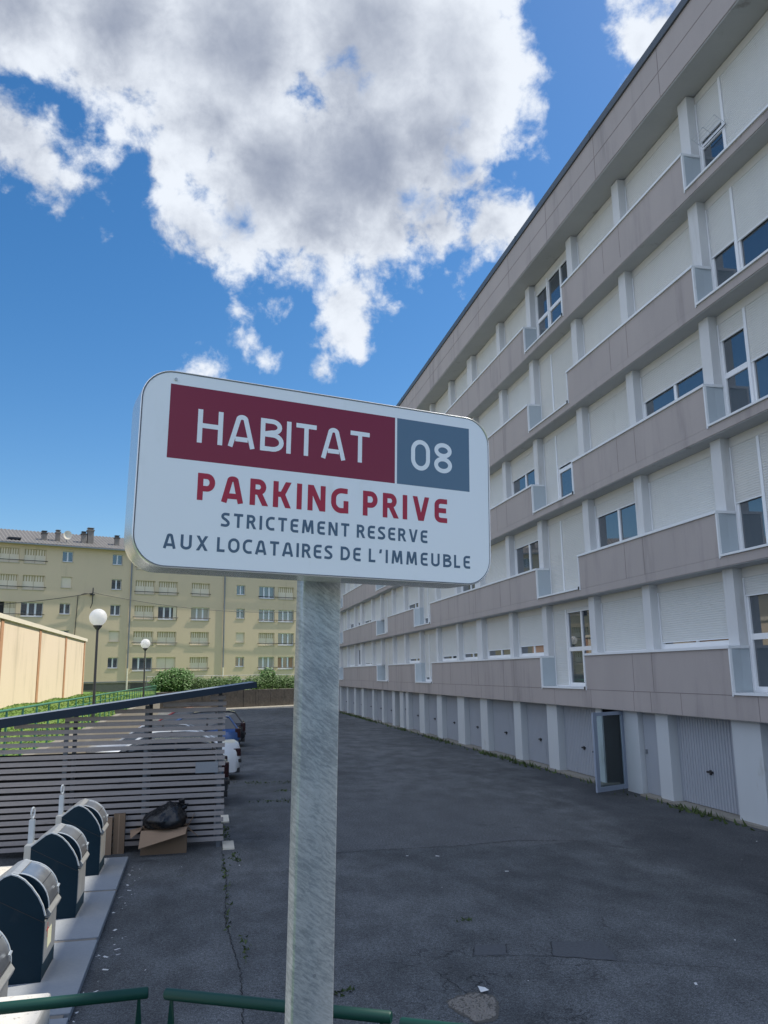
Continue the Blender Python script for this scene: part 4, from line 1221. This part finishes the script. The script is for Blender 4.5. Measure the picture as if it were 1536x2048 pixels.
# ------------------------------------------------------------------ cars parked against the retaining wall (nose to -x, tail to +x)
def car(x_tail, y, body, kind, label, group='cars parked behind the shelter'):
    L, Wd, Hh = (4.5, 1.74, 1.42) if kind == 'sedan' else (4.0, 1.70, 1.48)
    r = empty('parked_car', (x_tail, y, GZ), label, 'car', group)
    B = 'car_' + body
    # stations from tail (0) to nose (L): (s, half width, z bottom, z shoulder, z deck)
    if kind == 'sedan':
        st = [(0.0, .62, .42, .70, .84), (.05, .78, .30, .76, 1.00), (.16, .84, .24, .80, 1.05), (.75, .87, .22, .84, 1.04), (1.1, .87, .2, .86, 1.0), (2.2, .87, .2, .86, .96), (3.1, .87, .2, .84, .94), (3.3, .86, .2, .80, .92), (4.2, .80, .22, .70, .80), (4.42, .70, .28, .60, .70), (4.5, .55, .34, .52, .60)]
        cab = [(.62, .66, 1.035), (1.25, .56, 1.385), (1.6, .56, 1.42), (2.35, .56, 1.415), (2.65, .57, 1.37), (3.35, .70, .93)]
    else:
        st = [(0.0, .66, .40, .70, .88), (.05, .80, .30, .78, .96), (.14, .84, .24, .84, .98), (.75, .85, .22, .86, .98), (1.8, .85, .2, .86, .96), (2.8, .85, .2, .84, .94), (3.0, .84, .2, .80, .93), (3.75, .78, .24, .68, .78), (3.92, .68, .3, .58, .68), (4.0, .55, .34, .5, .58)]
        cab = [(.10, .70, .97), (.42, .58, 1.40), (.7, .58, 1.47), (1.75, .58, 1.48), (2.15, .59, 1.42), (3.05, .70, .94)]
    b = MB()
    rings = []
    for (s, w, zb, zsh, zd) in st:
        x = -s
        rings.append([(x, -w * .96, zb), (x, -w, (zb + zsh) / 2), (x, -w * .985, zsh), (x, -w * .88, zd), (x, 0, zd + .025), (x, w * .88, zd), (x, w * .985, zsh), (x, w, (zb + zsh) / 2), (x, w * .96, zb)])
    n = 9
    vs = [p for rg_ in rings for p in rg_]
    fs = [(i * n + k, i * n + k + 1, (i + 1) * n + k + 1, (i + 1) * n + k) for i in range(len(rings) - 1) for k in range(n - 1)]
    fs += [(i * n + n - 1, i * n, (i + 1) * n, (i + 1) * n + n - 1) for i in range(len(rings) - 1)]
    fs += [tuple(range(n)), tuple((len(rings) - 1) * n + k for k in range(n - 1, -1, -1))]
    b.mesh(vs, fs, B)
    ob = b.build('body', r, smooth=True, angle=55, local=True)
    # cabin: glass house with roof
    def ring(s, w, z):
        return (-s, w, z)
    c = MB()
    (s0, w0, z0), (s1, w1, z1), (s2, w2, z2), (s3, w3, z3), (s4, w4, z4), (s5, w5, z5) = cab
    g = 'car_glass'
    c.face([(-s0, -w0, z0), (-s0, w0, z0), (-s1, w1, z1), (-s1, -w1, z1)], g)
    c.face([(-s5, -w5, z5), (-s5, w5, z5), (-s4, w4, z4), (-s4, -w4, z4)], g)
    for sg in (-1, 1):
        c.face([(-s0, sg * w0, z0), (-s1, sg * w1, z1), (-s2, sg * w2, z2), (-s3, sg * w3, z3), (-s4, sg * w4, z4), (-s5, sg * w5, z5), (-(s5 + s0) / 2, sg * .80, .94)], g)
    c.build('glazing', r, local=True)
    rf_ = MB()
    e = .012
    rf_.mesh([(-s1, -w1, z1 + e), (-s1, w1, z1 + e), (-s2, -w2, z2 + e), (-s2, w2, z2 + e), (-s3, -w3, z3 + e), (-s3, w3, z3 + e), (-s4, -w4, z4 + e), (-s4, w4, z4 + e), (-s2, 0, z2 + e + .03), (-s3, 0, z3 + e + .03), (-s1, 0, z1 + e + .02), (-s4, 0, z4 + e + .02)],
             [(0, 10, 8, 2), (10, 1, 3, 8), (2, 8, 9, 4), (8, 3, 5, 9), (4, 9, 11, 6), (9, 5, 7, 11)], B)
    for sg in (-1, 1):
        rf_.tube([(-s0, sg * w0, z0), (-s1, sg * w1, z1)], .035, B, 6)
        rf_.tube([(-s5, sg * w5, z5), (-s4, sg * w4, z4), (-s3, sg * w3, z3), (-s2, sg * w2, z2), (-s1, sg * w1, z1)], .03, B, 6)
        rf_.tube([(-(s2 + s3) / 2, sg * w2, z2), (-(s2 + s3) / 2 - .05, sg * .79, .96)], .03, 'car_trim', 6)
    rf_.build('roof', r, smooth=True, angle=50, local=True)
    bp = MB()
    bw = st[1][1]
    bp.box(.025, -.12, -bw - .01, bw + .01, .50, .60, 'car_trim'); bp.box(-.02, -.2, -bw, bw, .22, .36, 'car_trim')
    bp.build('bumper', r, bevel=.02, local=True)
    for sg in (-1, 1):
        t = MB()
        if kind == 'sedan':
            t.box(.004, -.22, sg * (bw - .20), sg * (bw + .025), .68, .90, 'tail_lamp')
        else:
            t.box(-.0, -.20, sg * (bw - .13), sg * (bw + .02), .66, 1.0, 'tail_lamp')
        t.build('tail_lamp', r, bevel=.02, local=True)
        for s in (.85, L - .85):
            w_ = MB()
            n2 = 20
            w_.tube([(-s, sg * .68, .31), (-s, sg * .86, .31)], .31, 'rubber', n2)
            wo_ = w_.build('wheel', r, smooth=True, local=True)
            h_ = MB(); h_.tube([(-s, sg * .85, .31), (-s, sg * .872, .31)], [.20, .18], 'rim_alloy', 16); h_.build('rim', wo_, smooth=True, local=True)
    return r
car(.56, 20.9, 'graphite', 'hatch', 'dark grey hatchback just behind the slatted shelter')
car(1.02, 25.6, 'white', 'sedan', 'white saloon with its boot showing past the shelter corner')
car(.6, 29.2, 'silver', 'sedan', 'silver saloon hidden between the white and the blue car')
car(1.30, 33.0, 'blue', 'hatch', 'blue hatchback parked beyond the white saloon')
car(1.65, 36.6, 'black', 'hatch', 'black hatchback parked beyond the blue one')
car(.9, 40.4, 'red', 'hatch', 'dark red hatchback at the far end of the row')

# ------------------------------------------------------------------ upper walk where the photographer stands, block, green rails
b = MB()
b.box(-.9, 10.2, -12, 2.9, GZ, -1.63, 'asphalt')
struct(b.build('walkway'))
b = MB()
b.box(-9, -.905, -12, 2.9, GZ, -1.61, 'grass')
struct(b.build('grass_verge'))
b = MB()
b.box(-3.5, -.885, 2.95, 5.78, GZ, -1.9, 'spotted_concrete')
tag(b.build('concrete_block', bevel=.02), 'sunlit spotted concrete block at the lower left under the green rail', 'block')
def rail(a, c, za, zc, legs, label, tw=True):
    r = empty('handrail', ((a[0] + c[0]) / 2, (a[1] + c[1]) / 2, GZ), label, 'railing', 'green tube rails in front')
    b = MB()
    A, C_ = Vector((a[0], a[1], za)), Vector((c[0], c[1], zc))
    d = (C_ - A).normalized()
    b.tube([A, A + d * .006, C_ - d * .006, C_], [.020, .0236, .0236, .020], 'green_paint', 20)
    b.build('top_tube', r, smooth=True)
    for t in legs:
        p = A.lerp(C_, t)
        l = MB()
        n_ = 10
        prev = None
        side = Vector((-d.y, d.x, 0))
        for q in range(n_ + 1):
            z = p.z - .02 - (p.z - .02 - GZ) * q / n_
            an = min(1, q / 2.0) * PI / 2
            w = (d * math.cos(an) + side * math.sin(an)) * (.006 + .016 * min(1, q / 1.0))
            k_ = (side * math.cos(an) - d * math.sin(an)) * .004
            cur = [Vector((p.x, p.y, z)) + v for v in (-w - k_, w - k_, w + k_, -w + k_)]
            if prev:
                l.mesh(prev + cur, [(0, 1, 5, 4), (1, 2, 6, 5), (2, 3, 7, 6), (3, 0, 4, 7)], 'green_paint')
            prev = cur
        l.build('leg', r)
rail((-1.75, 3.99), (-.213, 3.986), -1.37, -1.35, (.06, .975), 'green tube rail on the left, ending beside the sign post')
rail((-.140, 3.952), (.752, 3.47), -1.35, -1.35, (.03, .96), 'green tube rail with rusty end passing behind the sign post')
rail((.775, 3.41), (1.65, 2.95), -1.352, -1.36, (.05, .9), 'green tube rail at the lower right, only its end in view')

# ------------------------------------------------------------------ the sign
UN = .141
SO = Vector((-.5791, 10.4228, 2.7451)) * UN
e1 = nrm((.9720, .2344, -.0179)); e2 = nrm((.0228, -.0128, .9997)); e2 = (e2 - e1 * e2.dot(e1)).normalized()
bk = -(e1.cross(e2))
def sg(p):                     # (x along, y up, depth behind the face)
    return SO + e1 * (p[0] * UN) + e2 * (p[1] * UN) + bk * (p[2] * UN)
base = sg((2.57, -14.2, 1.1))
sign = empty('parking_sign', tuple(base), 'white parking sign with red and blue fields on a galvanised steel post', 'sign')
X0, X1, Y0_, Y1_ = -.345, 4.885, -1.40, 1.155
def rrect(ins, r0=.40, n=10):
    r_ = max(.02, r0 - ins)
    pts = []
    for (cx, cy, a0) in ((X1 - r0, Y1_ - r0, 0), (X0 + r0, Y1_ - r0, 90), (X0 + r0, Y0_ + r0, 180), (X1 - r0, Y0_ + r0, 270)):
        for q in range(n + 1):
            a = rad(a0 + 90 * q / n)
            pts.append((cx + r_ * math.cos(a), cy + r_ * math.sin(a)))
    return pts
b = MB()
p = rrect(.0)
b.face([sg((x, y, 0.0)) for x, y in p], 'sign_white')
panel = b.build('panel', sign)
b = MB()
b.mesh([sg((x, y, -.0006)) for x, y in rrect(.007)] + [sg((x, y, -.0006)) for x, y in rrect(.001)], [(k, (k + 1) % len(p), len(p) + (k + 1) % len(p), len(p) + k) for k in range(len(p))], 'zinc')
loops = [(.0005, .012), (-.012, -.010), (-.020, -.004), (-.022, .02), (-.022, .10), (-.022, .30), (-.020, .62), (-.014, .74), (.0, .82), (.06, .84)]
rows_ = [[sg((x, y, d)) for x, y in rrect(i_)] for (i_, d) in loops]
nn = len(rows_[0])
b.mesh([q for r_ in rows_ for q in r_], [(i * nn + k, i * nn + (k + 1) % nn, (i + 1) * nn + (k + 1) % nn, (i + 1) * nn + k) for i in range(len(rows_) - 1) for k in range(nn)], 'sign_rim')
b.face(rows_[-1][::-1], 'sign_rim')
rim = b.build('rim', sign, smooth=True, angle=50)
b = MB()
b.tube([sg((.06, 1.06, -.001)), sg((.06, 1.06, -.02))], .0028, 'galv', 10)
b.build('rivet', panel)
b = MB(); b.box(0, 3.271, 0, .995, -.0008, 0, 'sign_red', lambda v: sg((v.x, v.y, v.z))); b.build('red_field', panel)
b = MB(); b.box(3.305, 4.541, 0, .995, -.0008, 0, 'sign_blue', lambda v: sg((v.x, v.y, v.z))); b.build('blue_field', panel)

# lettering: one stroke font drawn for this sign
def arc(cx, cy, rx, ry, a0, a1, n=10):
    return [(cx + rx * math.cos(rad(a0 + (a1 - a0) * k / n)), cy + ry * math.sin(rad(a0 + (a1 - a0) * k / n))) for k in range(n + 1)]
def glyph(ch, w):
    """strokes for a capital of height 1: ('L', polyline) = constant width, ('P', polygon); plus advance width"""
    h = w / 2
    S = []
    def L(*p):
        S.append(('L', list(p)))
    def dg(x0, y0, x1, y1):                 # slanted bar with level ends
        ww = w * math.hypot(x1 - x0, y1 - y0) / abs(y1 - y0) / 2
        S.append(('P', [(x0 - ww, y0), (x0 + ww, y0), (x1 + ww, y1), (x1 - ww, y1)]))
    if ch == 'I':
        W_ = w; L((h, 0), (h, 1))
    elif ch == 'H':
        W_ = .74; L((h, 0), (h, 1)); L((W_ - h, 0), (W_ - h, 1)); L((h, .52), (W_ - h, .52))
    elif ch == 'A':
        W_ = .82 if w < .16 else .84
        c = W_ / 2; t = .115 if w < .16 else .11
        q = 1.04 * h
        left = [(q, 0), (c - t, .84)]
        L(*(left + arc(c, .84, t, 1 - h - .84, 180, 0, 10)[1:-1] + [(c + t, .84), (W_ - q, 0)]))
        L((.20 + h * .3, .25), (W_ - .20 - h * .3, .25))
    elif ch == 'B':
        W_ = .66; L((h, 0), (h, 1))
        L(*([(h, 1 - h), (.34, 1 - h)] + arc(.36, .755, .235, .245 - h, 90, -90, 10) + [(h, .51)]))
        L(*([(h, .51), (.36, .51)] + arc(.38, .255 + h / 2, .28 - h * .0, .255 - h / 2, 90, -90, 10) + [(h, h)]))
    elif ch in 'T':
        W_ = .66; L((0, 1 - h), (W_, 1 - h)); L((W_ / 2, 0), (W_ / 2, 1 - w * .9))
    elif ch == 'P':
        W_ = .64; L((h, 0), (h, 1)); L(*([(h, 1 - h), (.32, 1 - h)] + arc(.34, .665, W_ - h - .34, .335 - h, 90, -90, 12) + [(h, .33 + h)]))
    elif ch == 'R':
        W_ = .66; L((h, 0), (h, 1)); L(*([(h, 1 - h), (.31, 1 - h)] + arc(.33, .70, .62 - h - .33, .30 - h, 90, -90, 12) + [(h, .40 + h)])); dg(.60, 0, .36, .46)
    elif ch == 'K':
        W_ = .70; L((h, 0), (h, 1)); dg(.60, 1, .36, .50); dg(.60, 0, .36, .52); L((h, .51), (.40, .51))
    elif ch == 'N':
        W_ = .73; L((h, 0), (h, 1)); L((W_ - h, 0), (W_ - h, 1)); dg(W_ - h * 1.15, 0, h * 1.15, 1)
    elif ch == 'M':
        W_ = .92; dg(h, 0, h + .07, 1); dg(W_ - h, 0, W_ - h - .07, 1); dg(.46, .10, .20, 1) ; dg(W_ - .46, .10, W_ - .20, 1)
    elif ch == 'V':
        W_ = .80; dg(h * 1.2, 1, W_ / 2 - .02, 0); dg(W_ - h * 1.2, 1, W_ / 2 + .02, 0)
    elif ch == 'X':
        W_ = .80; dg(h * 1.2, 1, W_ - h * 1.2, 0); dg(W_ - h * 1.2, 1, h * 1.2, 0)
    elif ch == 'L':
        W_ = .54; L((h, 1), (h, h), (W_, h)) if False else (L((h, 0), (h, 1)), L((h, h), (W_, h)))
    elif ch == 'U':
        W_ = .74; r_ = (W_ - w) / 2; L(*([(h, 1), (h, .30)] + arc(W_ / 2, .30, r_, .30 - h, 180, 360, 14)[1:-1] + [(W_ - h, .30), (W_ - h, 1)]))
    elif ch == 'O':
        W_ = .80; L(*([(h, .42)] + [(h, .58)] + arc(W_ / 2, .58, W_ / 2 - h, .42 - h, 180, 0, 16)[1:] + [(W_ - h, .42)] + arc(W_ / 2, .42, W_ / 2 - h, .42 - h, 0, -180, 16)[1:]))
    elif ch == '0':
        W_ = .68; L(*([(h, .36)] + [(h, .64)] + arc(W_ / 2, .64, W_ / 2 - h, .36 - h, 180, 0, 16)[1:] + [(W_ - h, .36)] + arc(W_ / 2, .36, W_ / 2 - h, .36 - h, 0, -180, 16)[1:]))
    elif ch == '8':
        W_ = .66
        L(*arc(W_ / 2, .75, .27 - h * .3, .25 - h, -90, 270, 28)); L(*arc(W_ / 2, .27, W_ / 2 - h, .26 - h * .9, 90, 450, 28))
    elif ch == 'D':
        W_ = .74; L((h, 0), (h, 1)); L(*([(h, 1 - h), (.30, 1 - h)] + arc(.32, .5, W_ - h - .32, .5 - h, 90, -90, 16) + [(h, h)]))
    elif ch == 'C':
        W_ = .64; L(*([(W_, 1 - h - .02), (.46, 1 - h)] + arc(.42, .58, .42 - h, .42 - h, 90, 180, 9) + [(h, .42)] + arc(.42, .42, .42 - h, .42 - h, 180, 270, 9)[1:] + [(.46, h), (W_, h + .02)]))
    elif ch == 'G':
        W_ = .73; L(*([(W_ - .04, 1 - h - .01), (.48, 1 - h)] + arc(.44, .58, .44 - h, .42 - h, 90, 180, 9) + [(h, .42)] + arc(.42, .42, .42 - h, .42 - h, 180, 270, 9)[1:] + [(W_, h + .015)])); L((W_ - h, .03), (W_ - h, .50))
    elif ch == 'E':
        W_ = .60; L(*([(W_, 1 - h), (.32, 1 - h)] + arc(.30, .72, .30 - h, .28 - h, 90, 180, 7) + [(h, .28)] + arc(.30, .28, .30 - h, .28 - h, 180, 270, 7)[1:] + [(W_, h)])); L((h, .51), (W_ - .05, .51))
    elif ch == 'S':
        W_ = .62
        L(*([(W_ - .04, 1 - h - .015), (.36, 1 - h)] + arc(.30, .735, .30 - h, .265 - h, 90, 235, 10) + [(.34, .50)] + arc(.31, .27, .31 - h, .27 - h, 55, -90, 10) + [(.24, h), (0.0, h + .03)]))
    elif ch == "'":
        W_ = w * 1.2; dg(h * .9, .70, h * 1.5, 1)
    else:
        W_ = .3
    return S, W_
def offset_strip(pl, w):
    n = len(pl)
    closed = (Vector(pl[0]) - Vector(pl[-1])).length < 1e-6
    out = []
    for i in range(n):
        a = Vector(pl[i - 1]) if i else (Vector(pl[-2]) if closed else None)
        c = Vector(pl[i + 1]) if i < n - 1 else (Vector(pl[1]) if closed else None)
        p = Vector(pl[i])
        d1 = (p - a).normalized() if a is not None and (p - a).length > 1e-9 else None
        d2 = (c - p).normalized() if c is not None and (c - p).length > 1e-9 else None
        if d1 is None: d1 = d2
        if d2 is None: d2 = d1
        t = (d1 + d2)
        t = t.normalized() if t.length > 1e-6 else d1
        nrm_ = Vector((-t.y, t.x)); k = 1 / max(.5, nrm_.dot(Vector((-d1.y, d1.x))))
        out.append((p + nrm_ * (w / 2) * k, p - nrm_ * (w / 2) * k))
    return out
def lettering(name, words, y0, y1, w, m, parent):
    for wd1 in words:
        lettering1(name, [wd1], y0, y1, w, m, parent)
def lettering1(name, words, y0, y1, w, m, parent):
    """words = [(text, x start, x end)]; capitals stand from y0 to y1, all in sign units"""
    H = y1 - y0
    b = MB()
    cnt = 0
    for (txt, xa, xb) in words:
        gl = [glyph(c, w) for c in txt]
        tot = sum(g[1] for g in gl)
        gap = ((xb - xa) / H - tot) / max(1, len(txt) - 1)
        x = 0
        for (S, W_) in gl:
            for kind, pts in S:
                cnt += 1
                d = -.0016 - .00006 * (cnt % 9)
                if kind == 'P':
                    b.face([sg((xa + (x + px) * H, y0 + py * H, d)) for px, py in pts], m)
                else:
                    st = offset_strip(pts, w)
                    for (l0, r0), (l1, r1) in zip(st, st[1:]):
                        b.face([sg((xa + (x + q.x) * H, y0 + q.y * H, d)) for q in (l0, l1, r1, r0)], m)
            x += W_ + gap
    return b.build(name, parent)
lettering('title_lettering', [('HABITAT', .374, 2.860)], .247, .703, .142, 'sign_white', panel)
lettering('number_lettering', [('08', 3.537, 4.235)], .240, .708, .142, 'sign_white', panel)
lettering('headline_lettering', [('PARKING', .413, 2.544), ('PRIVE', 2.767, 4.146)], -.517, -.157, .207, 'sign_letter_red', panel)
lettering('text_lettering', [('STRICTEMENT', .744, 2.563), ('RESERVE', 2.678, 3.810)], -.842, -.654, .19, 'sign_letter_blue', panel)
lettering('text_lettering', [('AUX', .019, .588), ('LOCATAIRES', .7045, 2.318), ('DE', 2.439, 2.745), ("L'IMMEUBLE", 2.868, 4.536)], -1.1755, -.984, .185, 'sign_letter_blue', panel)
b = MB()
xa, xb, da, db, c_ = 2.250, 2.861, .95, 1.26, .032
pts = [(xa + c_, da), (xb - c_, da), (xb - c_ * .3, da + c_ * .3), (xb, da + c_), (xb, db - c_), (xb - c_, db), (xa + c_, db), (xa, db - c_), (xa, da + c_), (xa + c_ * .3, da + c_ * .3)]
lo, hi = -14.2, .6
vs = [sg((x, lo, d)) for x, d in pts] + [sg((x, hi, d)) for x, d in pts]
n = len(pts)
b.mesh(vs, [(i, (i + 1) % n, n + (i + 1) % n, n + i) for i in range(n)] + [tuple(range(n)), tuple(range(2 * n - 1, n - 1, -1))], 'zinc_spangle')
post = b.build('post', sign, smooth=True, angle=50)
b = MB()
b.tube([sg((2.56, -6.78, .952)), sg((2.56, -6.78, .944))], .0035, 'zinc', 10)
b.build('bolt', post)

# ------------------------------------------------------------------ small things on the ground
b = MB()
rl = random.Random(21)
for k in range(1500):                       # weeds along the foot of the garages
    t = rl.random()
    y = 9 + 55 * t
    dens_ = 1.0 if (10 < y < 13.5 or 15.2 < y < 17.0 or 24.6 < y < 30 or 34 < y < 38 or 42 < y < 44 or 50 < y < 62) else .16
    if rl.random() > dens_:
        continue
    x = 10.2 - abs(rl.gauss(0, .13)); h = .05 + .12 * rl.random(); a = rl.random() * 6.28; w = .02 + .03 * rl.random()
    b.face([(x - w * math.cos(a), y - w * math.sin(a), GZ), (x + w * math.cos(a), y + w * math.sin(a), GZ), (x + rl.uniform(-.08, .06), y + rl.uniform(-.1, .1), GZ + h)], 'weed')
for (cx, cy, sx, sy, n_) in ((1.75, 20.6, .35, .12, 60), (2.3, 24.0, .5, .15, 70), (2.0, 22.3, .12, .1, 30), (1.2, 24.2, .3, .12, 30), (.35, 13.6, .03, .7, 50), (.33, 11.4, .03, .4, 20), (.55, 14.6, .05, .2, 30), (.42, 17.0, .05, .6, 80), (1.36, 8.44, .05, .05, 18), (.5, 10.0, .03, .3, 20), (3.2, 10.3, .06, .04, 14)):
    for _ in range(n_):
        x, y = rl.gauss(cx, sx), rl.gauss(cy, sy)
        h = .015 + .03 * rl.random(); a = rl.random() * 6.28; w = .012 + .02 * rl.random()
        b.face([(x - w * math.cos(a), y - w * math.sin(a), GZ + .001), (x + w * math.cos(a), y + w * math.sin(a), GZ + .001), (x + rl.uniform(-.04, .04), y + rl.uniform(-.04, .04), GZ + h)], 'weed')
struct(b.build('weeds'), 'stuff')
b = MB()
for k in range(80):
    if k < 55:
        y = rl.uniform(6.0, 14.5); x = -1.13 + abs(rl.gauss(0, .10)) + .02
    elif k < 66:
        x, y = rl.uniform(-.9, 1.5), rl.uniform(6.5, 15)
    else:
        x, y = rl.uniform(3, 10), rl.uniform(6.5, 14)
    s = .006 + .016 * rl.random() ** 2; a = rl.random() * 6.28
    u, v = Vector((math.cos(a), math.sin(a), 0)) * s * 1.6, Vector((-math.sin(a), math.cos(a), 0)) * s * .7
    c = Vector((x, y, GZ + .004))
    b.face([c - u - v, c + u - v + Vector((0, 0, .004)), c + u + v, c - u + v], 'litter')
struct(b.build('litter'), 'stuff')
mat('patch', (0.078, 0.083, 0.090), 0.9, var=0.12, scale=3, var2=0.35, scale2=26, bump=0.4, bscale=40)
mat('patch_gravel', (0.105, 0.096, 0.083), 0.95, var=0.25, scale=9, var2=0.4, scale2=60, bump=0.8, bscale=60)
mat('crack', (0.016, 0.017, 0.018), 0.95)
def sheet(pts, m, h=.004, wob=.012, sub=8):
    q = []
    for i, p in enumerate(pts):
        n_ = pts[(i + 1) % len(pts)]
        for k in range(sub):
            t = k / sub
            q.append((p[0] + (n_[0] - p[0]) * t + rl.uniform(-wob, wob), p[1] + (n_[1] - p[1]) * t + rl.uniform(-wob, wob), GZ + h))
    b.face(q, m)
b = MB()
sheet([(3.0, 9.41), (3.36, 9.36), (3.25, 9.02), (2.89, 9.1)], 'patch')
sheet([(3.88, 9.31), (4.44, 9.16), (4.30, 8.55), (3.70, 8.86)], 'patch')
struct(b.build('asphalt_patch'))
b = MB()
sheet([(2.48 + .22 * math.cos(rad(t)) * (1 + .2 * math.sin(3 * rad(t))), 7.78 + .38 * math.sin(rad(t)) * (1 + .15 * math.sin(2 * rad(t) + 1))) for t in range(0, 360, 15)], 'patch_gravel', .004, .015, 2)
struct(b.build('broken_patch'))
b = MB()
def crack(pts, w):
    q = []
    for p, n_ in zip(pts, pts[1:]):
        k = max(2, int(math.dist(p, n_) / .05))
        q += [(p[0] + (n_[0] - p[0]) * t / k + rl.uniform(-.014, .014), p[1] + (n_[1] - p[1]) * t / k + rl.uniform(-.02, .02)) for t in range(k)]
    for (p, n_) in zip(q, q[1:]):
        d_ = nrm((n_[0] - p[0], n_[1] - p[1], 0)); sd = Vector((-d_.y, d_.x, 0)) * w * rl.uniform(.4, 1.2)
        P_, N_ = Vector((*p, GZ + .008)), Vector((*n_, GZ + .008))
        b.face([P_ - sd, P_ + sd, N_ + sd, N_ - sd], 'crack')
crack([(2.86, 9.05), (3.30, 8.98), (3.69, 8.86), (4.30, 8.53), (4.68, 8.32), (5.22, 8.09), (5.61, 7.91), (6.4, 7.6)], .004)
crack([(2.89, 9.1), (3.0, 9.41)], .004); crack([(3.88, 9.31), (3.70, 8.86)], .004); crack([(3.36, 9.36), (3.25, 9.02)], .004)
crack([(2.0, 14.5), (3.2, 14.52), (4.2, 14.44), (5.5, 14.62), (6.6, 14.25)], .010)
crack([(2.5, 8.1), (2.42, 8.5), (2.35, 8.75)], .005)
crack([(.33, 15.2), (.36, 13.2), (.30, 11.0), (.42, 9.2), (.38, 7.5)], .006)
struct(b.build('crack'))
b = MB()
for k in range(900):                        # rubble in the broken patch
    a = rl.random() * 6.28; q = math.sqrt(rl.random())
    x, y = 2.48 + (.19 + .05 * math.sin(3 * a)) * q * math.cos(a), 7.78 + (.33 + .06 * math.sin(2 * a + 1)) * q * math.sin(a)
    s = .005 + .011 * rl.random()
    b.ball((x, y, GZ + s * .3), s, 'pebble', 6, 4, (1, .8, .6))
struct(b.build('rubble_patch'), 'stuff')
b = MB(); b.mesh([(2.62, 8.06, GZ + .02), (2.70, 8.05, GZ + .035), (2.69, 8.14, GZ + .03), (2.62, 8.15, GZ + .045)], [(0, 1, 2, 3)], 'litter'); tag(b.build('paper_scrap'), 'crumpled white scrap of paper beside the broken asphalt patch', 'litter')

for o in list(bpy.data.objects):
    if '_b' in o:
        del o['_b']
